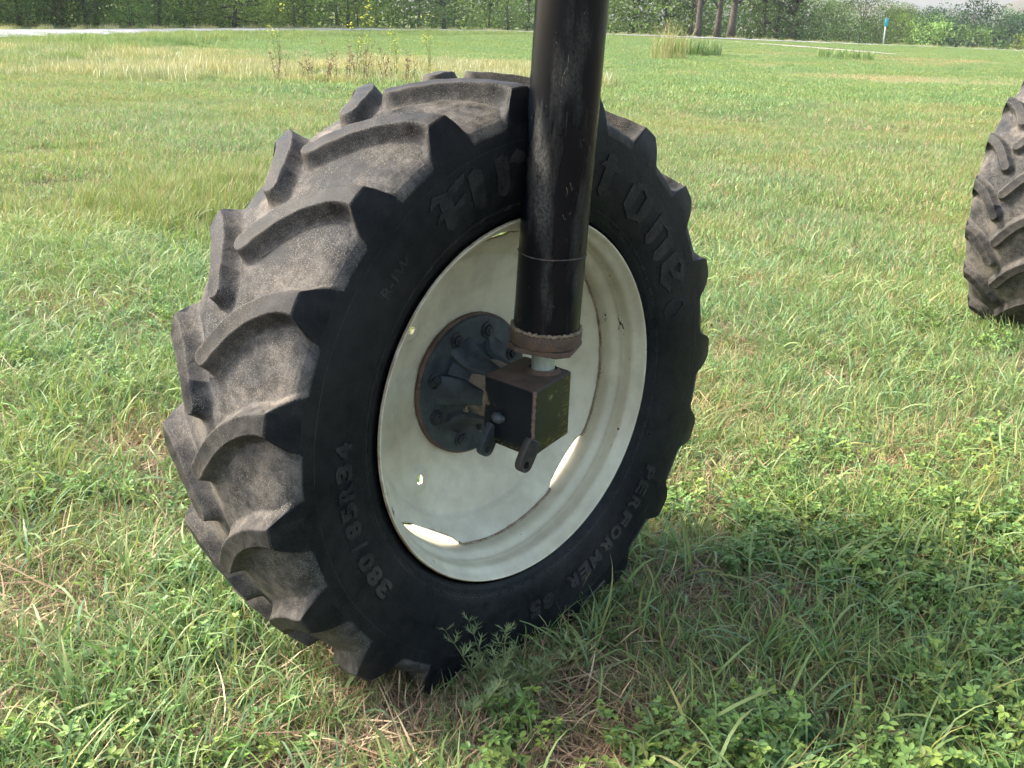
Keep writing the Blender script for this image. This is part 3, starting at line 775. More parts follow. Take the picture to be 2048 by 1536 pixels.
# weld along the front corner
fc = [(.1435+off, -.1275, z) for z in np.linspace(bb+.012, bt-.004, 26)]
obj('corner_weld', MB().add(*tube([(p[0]+.0012*math.sin(i*1.9), p[1]-.0006*math.sin(i*2.3), p[2]) for i, p in enumerate(fc)], [.0042+.001*math.sin(i*2.2) for i in range(26)], 8)).mesh('corner_weld', M['rust'], True), bx)
def ear(uc, dz=0):
    pts = []; c0 = np.array((-.122, CZ-.022)); c1 = np.array((-.150, CZ-.073)); d = (c1-c0)/np.linalg.norm(c1-c0); n_ = np.array((-d[1], d[0]))
    out = []
    for k_ in range(13):
        a = -PI/2+PI*k_/12; out.append(c1+.0205*(d*math.cos(a)+n_*math.sin(a)))
    out += [c0+n_*.022, c0-n_*.022]
    N_ = 28; hole = [c1+d*.002+.0088*np.array((math.cos(2*PI*k_/N_), math.sin(2*PI*k_/N_))) for k_ in range(N_)]
    # outline resampled to N_ points by angle round the hole
    O_ = np.array(out); per = np.r_[O_, O_[:1]]; dd = np.r_[0, np.cumsum(np.linalg.norm(np.diff(per, axis=0), axis=1))]
    H_ = np.array(hole); ot = []
    for h_ in H_:
        dr = h_-(c1+d*.002); dr = dr/np.linalg.norm(dr); best = None
        for a_, b_ in zip(per[:-1], per[1:]):
            e_ = b_-a_; den = dr[0]*(-e_[1])+dr[1]*e_[0]
            if abs(den) < 1e-12: continue
            w_ = a_-(c1+d*.002); t_ = (w_[0]*(-e_[1])+w_[1]*e_[0])/den; s_ = (dr[0]*w_[1]-dr[1]*w_[0])/den
            if t_ > 0 and -1e-6 <= s_ <= 1+1e-6: best = (c1+d*.002)+dr*t_
        ot.append(best if best is not None else h_+dr*.01)
    ot = np.array(ot); x0, x1 = uc-.0095, uc+.0095; V = []
    rings = [(H_, x0), (ot*.96+H_*.04, x0), (ot, x0+.002), (ot, x1-.002), (ot*.96+H_*.04, x1), (H_, x1)]
    for P_, x in rings: V += [(x, p[0], p[1]) for p in P_]
    F = [(a*N_+i, ((a+1) % 6)*N_+i, ((a+1) % 6)*N_+(i+1) % N_, a*N_+(i+1) % N_) for a in range(6) for i in range(N_)]
    return MB().add(V, F).mesh('steering_lug', M['hubblack'] if uc < .05 else M['lug'], True, 40)
obj('steering_lug', ear(.012+off), st); obj('steering_lug', ear(.140+off), st)
V = []; 
def blob(c, r_, mat, name, par):
    pr = [(-r_[0], .0005)]+[(-r_[0]*math.cos(a), r_[1]*math.sin(a)) for a in np.linspace(.2, PI-.2, 9)]+[(r_[0], .0005)]
    V, F = lathe(pr, 16); V = np.array(V); V *= (1+.10*np.sin(V[:, :1]*400+V[:, 1:2]*350))
    return obj(name, MB().add(V, F).mesh(name, mat, True), par, c)
blob((.035+off, -.133, CZ+.004), (.020, .014), M['hubblack'], 'weld_lump', bx)
# unseen machine body, added to hold the strut and keep the sun off it
ch = empty('added_chassis', (SO.x, SO.y, 0), TH_W, label='unseen black underframe and tank of the high clearance machine, added to shade the strut', cat='added machine frame')
def cbox(name, x0, x1, y0, y1, z0, z1, mat, b=.012):
    V, F = prism(rounded([(x0, y0), (x1, y0), (x1, y1), (x0, y1)], b*1.5, 3), 'z', z0, z1, b); return obj(name, MB().add(V, F).mesh(name, mat, True, 30), ch)
cbox('shade_deck', -.50, 1.45, -.75, 1.1, 2.16, 2.26, M['black'])  # deck edge set to shade the strut but leave the tread sunlit
cbox('cross_beam', -.13, 2.9, -.12, .10, 1.96, 2.155, M['black']); cbox('frame_rail', .95, 1.10, -1.2, 5.0, 2.265, 2.45, M['black']); cbox('frame_rail', 1.75, 1.90, -1.2, 5.0, 2.265, 2.45, M['black'])
V, F = lathe([(-.9, .05), (-.9, .45), (-.85, .55), (-.75, .6), (1.6, .6), (1.7, .55), (1.75, .45), (1.75, .05)], 48)
V = np.array(V)*.8; V = V[:, [1, 0, 2]]; tk = obj('spray_tank', MB().add(V, [f[::-1] for f in F]).mesh('spray_tank', mat_mix('tank_plastic', (.55, .55, .5), (.6, .6, .54), 4, .4, .5), True, 40), ch, (1.42, .1, 2.94))

# paint scars on the tube and box: thin proud ribbons on the true surface
def scar(pts, wd, par, r_=RT+.0003):
    V = []; n = len(pts)
    for i, (a, z) in enumerate(pts):
        p0 = pts[max(i-1, 0)]; p1 = pts[min(i+1, n-1)]; da, dz = (p1[0]-p0[0])*r_, p1[1]-p0[1]; L = math.hypot(da, dz)+1e-9
        wv = wd*(.6+.4*math.sin(i*2.3+pts[0][1]*90)); na__, nz = -dz/L*wv, da/L*wv
        for s in (-1, 1):
            V.append((r_*math.cos(a+s*na__/r_), r_*math.sin(a+s*na__/r_), z+s*nz))
    F = [(2*i, 2*i+1, 2*i+3, 2*i+2) for i in range(n-1)]
    return obj('paint_scratch', MB().add(V, F).mesh('paint_scratch', M['paint'], True), par)
rotc = cyl.rotation_euler.to_matrix()
camloc = cam.matrix_world.translation; cl = rotc.inverted() @ (loc_st(camloc)-A0)
AF = math.atan2(cl.y, cl.x)                     # angle of the tube facing the viewer
vv = np.zeros(len(CYL.data.vertices)*3); CYL.data.vertices.foreach_get('co', vv); vv = vv.reshape(-1, 3)
da = (np.arctan2(vv[:, 1], vv[:, 0])-AF+PI) % (2*PI)-PI
dz_ = 1.0*np.exp(-((da+.42)/.30)**2)*np.clip(np.minimum((vv[:, 2]-.20)/.1, (.56-vv[:, 2])/.16), 0, 1)+.8*np.exp(-((da-.10)/.14)**2-((vv[:, 2]-.09)/.05)**2)
at = CYL.data.attributes.new('dust', 'FLOAT', 'POINT'); at.data.foreach_set('value', dz_.astype(np.float32))
for pts, wd in (([(.02, .635), (.02, .625), (.018, .612)], .0012), ([(.02, .600), (.02, .612), (-.06, .598), (-.07, .594)], .0016), ([(-.10, .592), (-.10, .58), (-.10, .571)], .0016), ([(-.2, .585), (-.15, .572)], .0006),
                ([(-.35, .66), (-.33, .655)], .0012), ([(.35, .72), (.37, .717)], .0014), ([(.45, .72), (.47, .718)], .001), ([(.25, .36), (.30, .35), (.27, .34)], .0012), ([(.36, .37), (.42, .352), (.45, .36)], .0010),
                ([(.22, .30), (.26, .29), (.32, .29)], .0014), ([(.40, .30), (.46, .305)], .0013), ([(.1, .52), (.12, .47)], .0005), ([(-.5, .53), (-.49, .526)], .0016), ([(.15, .09), (.2, .088)], .001)):
    scar([(AF+a, z) for a, z in pts], wd*.42, cyl)

# ---------------------------------------------------------------- plants: prototypes
GREENS = np.array([(.095, .18, .045), (.12, .215, .055), (.080, .155, .045), (.155, .235, .075), (.13, .195, .055), (.105, .19, .080)])*np.array((1.36, 1.38, 1.80))
TANS = np.array([(.30, .225, .16), (.23, .16, .12), (.38, .31, .22), (.18, .12, .09), (.27, .22, .15)])*1.25
def blades(n, rad_, h, wd, seg=4, lean=.5, curl=1.0, pal=GREENS, jit=.2, flat=0.0, tipdry=.3, g=None, pairbend=True):
    g = g or rng
    r_ = rad_*np.sqrt(g.random(n)); a = g.random(n)*2*PI
    root = np.stack([r_*np.cos(a), r_*np.sin(a), np.zeros(n)-.01], 1)
    H = h*(.5+.7*g.random(n)); az = g.random(n)*2*PI; el0 = np.clip(PI/2-np.abs(g.normal(0, lean, n)), .12, PI/2)*(1-flat)+.12*flat
    bend_ = -curl*(.5+1.0*g.random(n))
    t = np.linspace(0, 1, seg+1); el = el0[:, None]+bend_[:, None]*t[None]**1.5
    azs = az[:, None]+g.normal(0, .35, n)[:, None]*t[None]
    stp = (H/seg)[:, None]
    dx = np.cos(el)*np.cos(azs)*stp; dy = np.cos(el)*np.sin(azs)*stp; dz = np.sin(el)*stp
    z0 = np.zeros((n, 1))
    px = root[:, :1]+np.concatenate([z0, np.cumsum(dx[:, :-1], 1)], 1); py = root[:, 1:2]+np.concatenate([z0, np.cumsum(dy[:, :-1], 1)], 1); pz = root[:, 2:]+np.concatenate([z0, np.cumsum(dz[:, :-1], 1)], 1)
    pz = np.maximum(pz, .004)
    W = wd*(.55+.8*g.random(n)); prof = np.interp(t, [0, .25, .7, 1], [.65, 1, .75, .03])
    tw = az+PI/2+g.normal(0, .5, n)
    wx = np.cos(tw)[:, None]*W[:, None]*prof[None]/2; wy = np.sin(tw)[:, None]*W[:, None]*prof[None]/2
    wz = g.normal(0, .35, n)[:, None]*W[:, None]*prof[None]/2
    L = np.stack([px-wx, py-wy, pz-wz], -1); Rr = np.stack([px+wx, py+wy, pz+wz], -1)
    V = np.stack([L, Rr], 2).reshape(-1, 3); m_ = 2*(seg+1)
    b = (np.arange(n)*m_)[:, None]; k_ = np.arange(seg)[None]*2
    F = np.stack([b+k_, b+k_+1, b+k_+3, b+k_+2], -1).reshape(-1, 4)
    c = pal[g.integers(0, len(pal), n)]*(1+g.normal(0, jit, n))[:, None]
    cc = np.repeat(c[:, None], seg+1, 1); tip = (t**3)[None, :, None]*(g.random(n) < tipdry)[:, None, None]
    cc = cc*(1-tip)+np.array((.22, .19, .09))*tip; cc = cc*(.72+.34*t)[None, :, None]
    C = np.repeat(cc[:, :, None], 2, 2).reshape(-1, 3)
    return V, F, np.clip(C, .004, .6)
def join(parts):
    V = []; F = []; C = []; o = 0
    for v, f, c in parts:
        V.append(v); F.append(np.asarray(f)+o); C.append(c); o += len(v)
    return np.concatenate(V), F, np.concatenate(C)
def leafy(nst, rad_, h, lsize, g, pal, nodes=6, narrow=.5, tri=True):
    V = []; F = []; C = []; sf = []; 
    shape = np.array([(0, 0, 0), (.30, .42, .04), (.65, .46, .05), (1, .0, -.02), (.65, -.46, .05), (.30, -.42, .04), (.5, 0, -.05)]); 
    lf = [(0, 1, 6), (1, 2, 6), (2, 3, 6), (3, 4, 6), (4, 5, 6), (5, 0, 6)]
    for s in range(nst):
        r_ = rad_*math.sqrt(g.random())*.5; a = g.random()*2*PI; root = np.array((r_*math.cos(a), r_*math.sin(a), 0)); az = a+g.normal(0, .5); H = h*(.55+.6*g.random()); ln = abs(g.normal(.35, .25))
        pts = [root+np.array((math.cos(az)*math.sin(ln*(.5+t))*H*t, math.sin(az)*math.sin(ln*(.5+t))*H*t, math.cos(ln*(.5+t))*H*t)) for t in np.linspace(0, 1, nodes+1)]
        col = pal[g.integers(0, len(pal))]*(1+g.normal(0, .15))
        n0 = len(V)
        for i, p in enumerate(pts):
            for q in range(3):
                aa = q*2.094; V.append(p+.0012*np.array((math.cos(aa), math.sin(aa), 0))); C.append(col*.9)
        for i in range(nodes):
            for q in range(3): sf.append((n0+i*3+q, n0+i*3+(q+1) % 3, n0+i*3+3+(q+1) % 3, n0+i*3+3+q))
        for i in range(1, nodes+1):
            for rep_ in range(2 if i > 1 else 1):
                la = g.random()*2*PI; pet = lsize*(.5+.7*g.random()) if i < nodes else lsize*.3
                base = pts[i]+np.array((math.cos(la), math.sin(la), .35))*pet; cl_ = col*(1+g.normal(0, .16))*(.85+.25*i/nodes)
                for q in ((-1, 0, 1) if tri else (0,)):
                    a2 = la+q*1.15+g.normal(0, .15); up = g.normal(.12, .3); L = lsize*(.8+.4*g.random())
                    dx_ = np.array((math.cos(a2)*math.cos(up), math.sin(a2)*math.cos(up), math.sin(up))); rt = np.array((-math.sin(a2), math.cos(a2), g.normal(0, .25))); nn = np.cross(dx_, rt)
                    n1 = len(V)
                    for sx, sy, sz in shape: V.append(base+L*(dx_*sx+rt*sy*narrow*1.05+nn*sz)); C.append(cl_)
                    for f in lf: F.append(tuple(n1+k_ for k_ in f))
    return np.array(V), [np.array(F), np.array(sf)], np.clip(np.array(C), .004, .6)

PC = bpy.data.collections.new('plant_library')
def proto(coll, name, V, F, C, mat):
    if not isinstance(F, list): F = [F]
    me = mesh_np(name, V, F, mat, True, cattr={'tint': C}); o = bpy.data.objects.new(name, me); coll.objects.link(o); return o
def library(name, builders, mat):
    c = bpy.data.collections.new(name)
    for i, b in enumerate(builders):
        V, F, C = b(); proto(c, f'{name}_{i:02d}', V, F, C, mat)
    return c
def scatter(name, coll, nvar, P, scale, mat, label, tilt=.12, kind='stuff', g=None):
    n = len(P); g = g or rng
    me = bpy.data.meshes.new(name); me.vertices.add(n); me.vertices.foreach_set('co', P.astype(np.float32).ravel())
    at = me.attributes.new('rot', 'FLOAT_VECTOR', 'POINT'); rv = np.stack([g.normal(0, tilt, n), g.normal(0, tilt, n), g.random(n)*2*PI], 1).astype(np.float32); at.data.foreach_set('vector', rv.ravel())
    at = me.attributes.new('scl', 'FLOAT', 'POINT'); at.data.foreach_set('value', np.asarray(scale, np.float32))
    at = me.attributes.new('idx', 'INT', 'POINT'); at.data.foreach_set('value', g.integers(0, nvar, n).astype(np.int32))
    me.materials.append(mat)
    o = obj(name, me); tag(o, label, kind=kind)
    t = bpy.data.node_groups.new(name+'_scatter', 'GeometryNodeTree')
    t.interface.new_socket('Geometry', in_out='INPUT', socket_type='NodeSocketGeometry'); t.interface.new_socket('Geometry', in_out='OUTPUT', socket_type='NodeSocketGeometry')
    N = t.nodes; gi = N.new('NodeGroupInput'); go = N.new('NodeGroupOutput'); ip = N.new('GeometryNodeInstanceOnPoints'); ci = N.new('GeometryNodeCollectionInfo')
    ci.inputs['Collection'].default_value = coll; ci.inputs['Separate Children'].default_value = True; ci.inputs['Reset Children'].default_value = True
    def na(nm, ty):
        q = N.new('GeometryNodeInputNamedAttribute'); q.data_type = ty; q.inputs['Name'].default_value = nm; return q.outputs['Attribute']
    e = N.new('FunctionNodeEulerToRotation'); t.links.new(na('rot', 'FLOAT_VECTOR'), e.inputs[0])
    t.links.new(gi.outputs[0], ip.inputs['Points']); t.links.new(ci.outputs[0], ip.inputs['Instance']); ip.inputs['Pick Instance'].default_value = True
    t.links.new(na('idx', 'INT'), ip.inputs['Instance Index']); t.links.new(e.outputs[0], ip.inputs['Rotation']); t.links.new(na('scl', 'FLOAT'), ip.inputs['Scale'])
    t.links.new(ip.outputs[0], go.inputs[0])
    md = o.modifiers.new('scatter', 'NODES'); md.node_group = t
    return o

YG = np.array([(.21, .25, .075), (.25, .25, .10), (.175, .225, .065), (.30, .27, .13), (.15, .21, .06)])*np.array((1.2, 1.2, 1.45))
STRAW = np.array([(.31, .285, .15), (.27, .25, .13), (.22, .24, .10), (.35, .32, .19)])*1.25
OLIVE = np.array([(.14, .18, .045), (.18, .185, .06), (.12, .165, .04), (.20, .19, .075)])*np.array((1.02, 1.35, 1.4))
DEEP = np.array([(.085, .15, .05), (.11, .185, .06), (.095, .165, .06), (.14, .21, .085)])*1.25
def g_(s): return np.random.default_rng(s)
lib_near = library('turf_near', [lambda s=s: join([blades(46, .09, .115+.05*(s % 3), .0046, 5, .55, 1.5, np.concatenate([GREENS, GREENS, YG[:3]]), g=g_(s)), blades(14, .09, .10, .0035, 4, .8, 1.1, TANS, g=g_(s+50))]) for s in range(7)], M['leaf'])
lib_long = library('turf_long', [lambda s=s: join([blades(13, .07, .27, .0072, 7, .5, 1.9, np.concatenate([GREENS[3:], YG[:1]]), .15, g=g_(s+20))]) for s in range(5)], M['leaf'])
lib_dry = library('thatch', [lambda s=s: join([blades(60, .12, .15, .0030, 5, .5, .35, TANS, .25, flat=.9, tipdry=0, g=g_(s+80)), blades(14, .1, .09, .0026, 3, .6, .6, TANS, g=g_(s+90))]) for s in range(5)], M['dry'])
lib_clov = library('clover', [lambda s=s: leafy(9, .15, .115, .0190, g_(s+120), np.array([(.13, .235, .065), (.155, .27, .085), (.115, .21, .07), (.19, .28, .075)]), 6, .52) for s in range(6)], M['broad'])
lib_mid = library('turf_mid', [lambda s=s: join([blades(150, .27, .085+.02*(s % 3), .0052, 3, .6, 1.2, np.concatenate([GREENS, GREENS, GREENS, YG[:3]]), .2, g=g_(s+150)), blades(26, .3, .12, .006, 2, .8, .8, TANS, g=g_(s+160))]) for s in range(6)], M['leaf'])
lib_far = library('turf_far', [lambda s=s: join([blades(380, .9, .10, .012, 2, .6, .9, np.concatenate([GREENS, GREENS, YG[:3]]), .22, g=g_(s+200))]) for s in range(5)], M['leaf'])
lib_olive = library('olive_tuft', [lambda s=s: join([blades(90, .16, .34, .0055, 5, .35, .9, OLIVE, .2, g=g_(s+240)), blades(14, .16, .42, .003, 5, .3, .7, TANS, g=g_(s+250))]) for s in range(4)], M['leaf'])
lib_mead = library('meadow_yellow', [lambda s=s: join([blades(190, .7, .42, .009, 3, .30, .7, np.concatenate([YG, STRAW[:2], GREENS[1:4]]), .2, g=g_(s+270)), blades(5, .7, .52, .03, 3, .2, .3, np.array([(.62, .62, .52)]), .1, g=g_(s+290)), blades(60, .7, .60, .007, 3, .25, .4, np.array([(.36, .34, .20), (.30, .25, .17), (.40, .38, .22)]), .2, g=g_(s+280))]) for s in range(4)], M['leaf'])
lib_strip = library('tall_green', [lambda s=s: join([blades(170, .9, .75, .020, 3, .28, .6, np.concatenate([DEEP, YG[:3], GREENS[:3]]), .2, g=g_(s+300))]) for s in range(4)], M['leaf'])

def front(n, y0, y1, half=.52, xo=0.0, power=1.0):
    """random points in a wedge in front of the viewer, wider than the view"""
    y = (y0**(2)+rng.random(n)*(y1**2-y0**2))**.5; x = (rng.random(n)*2-1)*(half*y+1.1)+xo
    return x, y
def inwheel(x, y, m_=0.0):
    bad = np.zeros(len(x), bool)
    for cx, cy in (CW, (3.14, 5.99)):
        dx, dy = x-cx, y-cy; u = dx*Nv.x+dy*Nv.y; t = dx*Tv.x+dy*Tv.y
        bad |= (np.abs(u-UM) < .20+m_) & (np.abs(t) < .30+m_*2)
    return bad
def vn(x, y, s, seed=0):
    """smooth value noise 0..1"""
    x = np.asarray(x)/s+seed*17.3; y = np.asarray(y)/s+seed*9.1; xi, yi = np.floor(x).astype(int), np.floor(y).astype(int); fx, fy = x-xi, y-yi
    fx = fx*fx*(3-2*fx); fy = fy*fy*(3-2*fy)
    def h(a, b):
        v = np.sin(a*127.1+b*311.7+seed*74.7)*43758.5453; return v-np.floor(v)
    return (h(xi, yi)*(1-fx)+h(xi+1, yi)*fx)*(1-fy)+(h(xi, yi+1)*(1-fx)+h(xi+1, yi+1)*fx)*fy
def roadd(x, y):
    r_ = np.hypot(x, y); return np.interp(np.arctan2(x, y), rth, rrad)-r_
def place(x, y, keep, zoff=0): 
    x, y = x[keep], y[keep]; return np.stack([x, y, zt(x, y)+zoff], 1)

# near turf, 1.6 - 7 m
x, y = front(15500, 1.3, 7.2); rz = (x > .15) & (y < 3.9)
k = ~inwheel(x, y) & (rng.random(len(x)) < (.40+.60*(vn(x, y, .35, 1) > .38))*np.where(rz, .82, 1))
near_w = np.hypot(x-CW[0], y-CW[1])
P = place(x, y, k); s = (.55+.55*vn(P[:, 0], P[:, 1], .5, 2)+.12*rng.normal(size=len(P)))*np.clip(near_w[k]/.7, .72, 1)
scatter('grass', lib_near, 7, P, np.clip(s, .3, 1.5), M['leaf'], 'short mixed green grass around the wheel', .2)
x, y = front(8200, 1.3, 8); left = x < .1+.12*y; k = ~inwheel(x, y, .0) & (rng.random(len(x)) < np.where(left, .75, .50)*(vn(x, y, .45, 3) > .35)+.08)
P = place(x, y, k); scatter('long_grass', lib_long, 5, P, .6+.5*rng.random(len(P)), M['leaf'], 'longer arching grass blades among the short turf', .25)
x, y = front(15500, 1.3, 7); rz = (x > -.1) & (y < 3.9)
k = ~inwheel(x, y, -.03) & (rng.random(len(x)) < np.where(rz, .80, .42+.58*(vn(x, y, .5, 4) > .42)))
P = place(x, y, k, .004); scatter('dry_grass', lib_dry, 5, P, .8+.75*rng.random(len(P)), M['dry'], 'brown dead grass matted on the soil between green blades', .12)
x, y = front(9000, 1.3, 6); dr = vn(x, y, .55, 5); zone = np.clip((x-.1)*1.0, .06, .62)*(y < 3.4)+.10
k = ~inwheel(x, y, .02) & (rng.random(len(x)) < zone*np.clip((dr-.38)*2.8, 0, 1))
P = place(x, y, k); scatter('clover', lib_clov, 6, P, .7+.5*rng.random(len(P)), M['broad'], 'low clover with oval leaflets in threes, thickest at lower right', .15)
# middle lawn
x, y = front(21000, 6.2, 24, .56); k = ~inwheel(x, y) & (rng.random(len(x)) < .55+.45*(vn(x, y, .9, 6) > .35))
P = place(x, y, k); scatter('lawn_grass', lib_mid, 6, P, .6+.6*vn(P[:, 0], P[:, 1], 1.3, 7)+.1*rng.random(len(P)), M['leaf'], 'mown field grass stretching behind the wheel', .1)
x, y = front(22000, 20, 118, .60); d = roadd(x, y); k = (d > 3.5) & (rng.random(len(x)) < .75)
bare = (np.abs(x-(.30*y+2.5)) < .16*y) & (np.abs(vn(x*.25, y, 2.4, 8)-.5) < .14) & (y > 30) & (y < 75) & (x > 9)
k &= ~bare & ~((x > 14) & (y > 79) & (np.abs(x-np.interp(y, [80, 90, 101, 112, 124], [26.3, 24.4, 22, 19, 15.5])) < 2.4))
P = place(x, y, k); scatter('distant_grass', lib_far, 5, P, .7+.7*vn(P[:, 0], P[:, 1], 5, 9), M['leaf'], 'distant field grass running out to the road', .08)
lib_tan = library('dry_far', [lambda s=s: blades(220, .9, .11, .012, 2, .6, .8, np.concatenate([TANS[:3], YG[:2]]), .2, g=g_(s+400)) for s in range(3)], M['leaf'])
x, y = front(5200, 16, 75, .60); k = (x > .06*y+1) & (vn(x*.45, y, 3.2, 21)+.15*vn(x, y, 1.1, 22) > .80) & (rng.random(len(x)) < .55)
P = place(x, y, k, .02); scatter('dry_grass', lib_tan, 3, P, .6+.5*rng.random(len(P)), M['leaf'], 'tan dried patches in the lawn on the right', .08)
# olive tuft patch left of the tyre
n = 330; x = rng.normal(-2.75, .38, n); y = rng.normal(9.6, .9, n); x = np.r_[x, rng.normal(-1.9, .35, 120)]; y = np.r_[y, rng.normal(9.0, .6, 120)]
k = rng.random(len(x)) < .35+.65*(vn(x, y, .5, 10) > .4); P = place(x, y, k)
scatter('tufted_grass', lib_olive, 4, P, .42+.42*rng.random(len(P)), M['leaf'], 'taller olive grass patch in the lawn left of the tyre', .12)
# yellow meadow band and green roadside strip
x, y = front(9000, 24, 60, .60); edge_ = 25.5+.35*x+1.8*vn(x, y, 3, 11)+np.where(x > 2, 14+.5*x, 0); k = (y > edge_) & (roadd(x, y) > 9) & (rng.random(len(x)) < np.where(x < 4, .9, .25)) & (y < 35+9*vn(x, y, 9, 12))
P = place(x, y, k); scatter('meadow_grass', lib_mead, 4, P, (.5+.6*vn(P[:, 0], P[:, 1], 4, 13)+.1*rng.random(len(P)))*np.clip(1.45-P[:, 1]/38, .35, 1), M['leaf'], 'yellowing uncut meadow grass beyond the lawn', .1)
x, y = front(14000, 26, 125, .60); d = roadd(x, y); k = (d > 4.0) & (d < np.where(x < 0, 29, 26)) & (rng.random(len(x)) < .85) & ~((x > 15) & (np.hypot(x-np.interp(y, [80, 112, 124], [26.3, 19, 15.5]), 0) < 4.5))
P = place(x, y, k); scatter('verge_grass', lib_strip, 4, P, (.30+.35*vn(P[:, 0], P[:, 1], 4, 14))*np.clip((d[k]-2)/16, .12, 1)*np.where(P[:, 0] > 12, .55, 1), M['leaf'], 'green uncut grass along the near side of the road', .08)
x, y = front(6000, 40, 175, .60); d = roadd(x, y); k = (d < -3.6) & (d > -12)
P = place(x, y, k); scatter('verge_grass', lib_mead, 4, P, .35+.35*rng.random(len(P)), M['leaf'], 'thin straw coloured grass on the far side of the road', .08)

# ---------------------------------------------------------------- single plants
def weed_plant():
    g = g_(5); root = empty('weed_plant', (-.03, 2.265, zt(-.03, 2.265)), 0, label='feathery grey green weed standing against the bottom of the tyre', cat='weed')
    col = np.array((.18, .24, .12)); sp_ = []; lv = []
    sh = np.array([(0, 0, 0), (.4, .5, .0), (1, 0, 0), (.4, -.5, 0)])
    for s in range(14):
        az = g.random()*2*PI; ln = .25+.65*g.random(); H = (.215 if s == 0 else .12+.09*g.random()); ln = .08 if s == 0 else ln
        pts = [np.array((math.cos(az)*math.sin(ln)*H*t*(1+.3*t)+.02*math.cos(s), math.sin(az)*math.sin(ln)*H*t*(1+.3*t)+.02*math.sin(s), H*t*math.cos(ln))) for t in np.linspace(0, 1, 8)]
        sp_.append(tube(pts, [.0022*(1-.7*i/7) for i in range(8)], 5))
        for i in range(1, 8):
            for b in range(4):
                la = g.random()*2*PI; L = (.045-.003*i)*(.6+.6*g.random()); ux = .5+.4*g.random(); d = np.array((math.cos(la), math.sin(la), ux)); d /= np.linalg.norm(d); rt = np.cross(d, (0, 0, 1)); rt /= np.linalg.norm(rt)
                for q, (off_, sd) in enumerate(((0, 0), (.35, 1), (.35, -1), (.6, .7), (.6, -.7))):
                    dd = d+rt*sd*.9; dd /= np.linalg.norm(dd); r2 = np.cross(dd, (0, 0, 1)); r2 /= np.linalg.norm(r2); LL = L*(1 if q == 0 else .5)
                    lv.append([pts[i]+d*L*off_+LL*(dd*a+r2*b_*.14) for a, b_, _ in sh])
    mb = MB(); 
    for V, F in sp_: mb.add(V, F)
    me = mb.mesh('stem', M['leaf']); at = me.attributes.new('tint', 'FLOAT_COLOR', 'POINT'); at.data.foreach_set('color', np.tile((.12, .14, .06, 1), len(me.vertices)).astype(np.float32)); obj('stem', me, root)
    V = np.array(lv).reshape(-1, 3); n = len(lv); C = np.repeat(col*(1+g.normal(0, .18, (n, 1))), 4, 0)
    obj('foliage', mesh_np('foliage', V, np.arange(n*4).reshape(-1, 4), M['leaf'], False, cattr={'tint': np.clip(C, .02, .5)}), root)
weed_plant(); bpy.data.objects['weed_plant'].scale = (1.35, 1.35, 1.2)
def stalk_plant(name, x, y, H, label, yellow=True, seed=0, lean=.1, group=None, brown=False):
    g = g_(seed+700); root = empty(name, (x, y, float(zt(x, y))), 0, label=label, cat='weed', group=group)
    mb = MB(); tips = []; lv = []; lc = []
    for s in range(3 if not brown else 4):
        az = g.random()*2*PI; L = H*(1 if s == 0 else .6+.3*g.random()); pts = [np.array((math.cos(az)*lean*L*t*t+.05*s*math.cos(s*2.), math.sin(az)*lean*L*t*t+.05*s*math.sin(s*2.), L*t)) for t in np.linspace(0, 1, 7)]
        mb.add(*tube(pts, [.007*(1-.6*i/6) for i in range(7)], 5)); tips.append(pts[-1])
        for i in range(1, 7):
            for b in range(5):
                la = g.random()*2*PI; LL = .11*(.6+.6*g.random()); d = np.array((math.cos(la), math.sin(la), .5)); r2 = np.array((-math.sin(la), math.cos(la), 0)); p = pts[i]+np.array((0, 0, g.normal(0, .04)))
                lv.append([p, p+LL*(.4*d+.13*r2), p+LL*d, p+LL*(.4*d-.13*r2)]); lc.append((np.array((.10, .15, .035)) if not brown else np.array((.11, .075, .05)))*(1+g.normal(0, .2)))
    cst = (.12, .13, .05, 1) if not brown else (.13, .09, .06, 1)
    me = mb.mesh('stem', M['leaf']); at = me.attributes.new('tint', 'FLOAT_COLOR', 'POINT'); at.data.foreach_set('color', np.tile(cst, len(me.vertices)).astype(np.float32)); obj('stem', me, root)
    n = len(lv); obj('foliage', mesh_np('foliage', np.array(lv).reshape(-1, 3), np.arange(n*4).reshape(-1, 4), M['leaf'], False, cattr={'tint': np.clip(np.repeat(np.array(lc), 4, 0), .02, .5)}), root)
    if yellow:
        fv = []
        for tp in tips:
            for q in range(14):
                c = tp+g.normal(0, 1, 3)*np.array((.05, .05, .06)); a = g.normal(0, 1, 3); a /= np.linalg.norm(a); b = np.cross(a, (0, .1, 1)); b /= np.linalg.norm(b); fv.append([c, c+.03*a, c+.03*(a+b), c+.03*b])
        n = len(fv); tag(obj('flower_head', mesh_np('flower_head', np.array(fv).reshape(-1, 3), np.arange(n*4).reshape(-1, 4), M['leaf'], False, cattr={'tint': np.tile((.50, .50, .05), (n*4, 1))}), root), kind='stuff')
    return root
gl = ['tall yellow flowered weed alone against the far trees, left of the others', 'tallest yellow flowered weed with leaning tip above the road', 'yellow flowered weed just right of the tallest one', 'short yellow flowered weed in front of the green verge', 'yellow flowered weed nearest the top of the tyre']
for i, (px, py, H) in enumerate(((-6.3, 29.5, 1.62), (-4.1, 28.5, 1.72), (-3.75, 27.0, 1.35), (-3.1, 28.0, 1.15), (-2.35, 29, 1.45))):
    stalk_plant('goldenrod', px, py, H, gl[i], True, i, .16, 'yellow flowered weeds beyond the tyre')
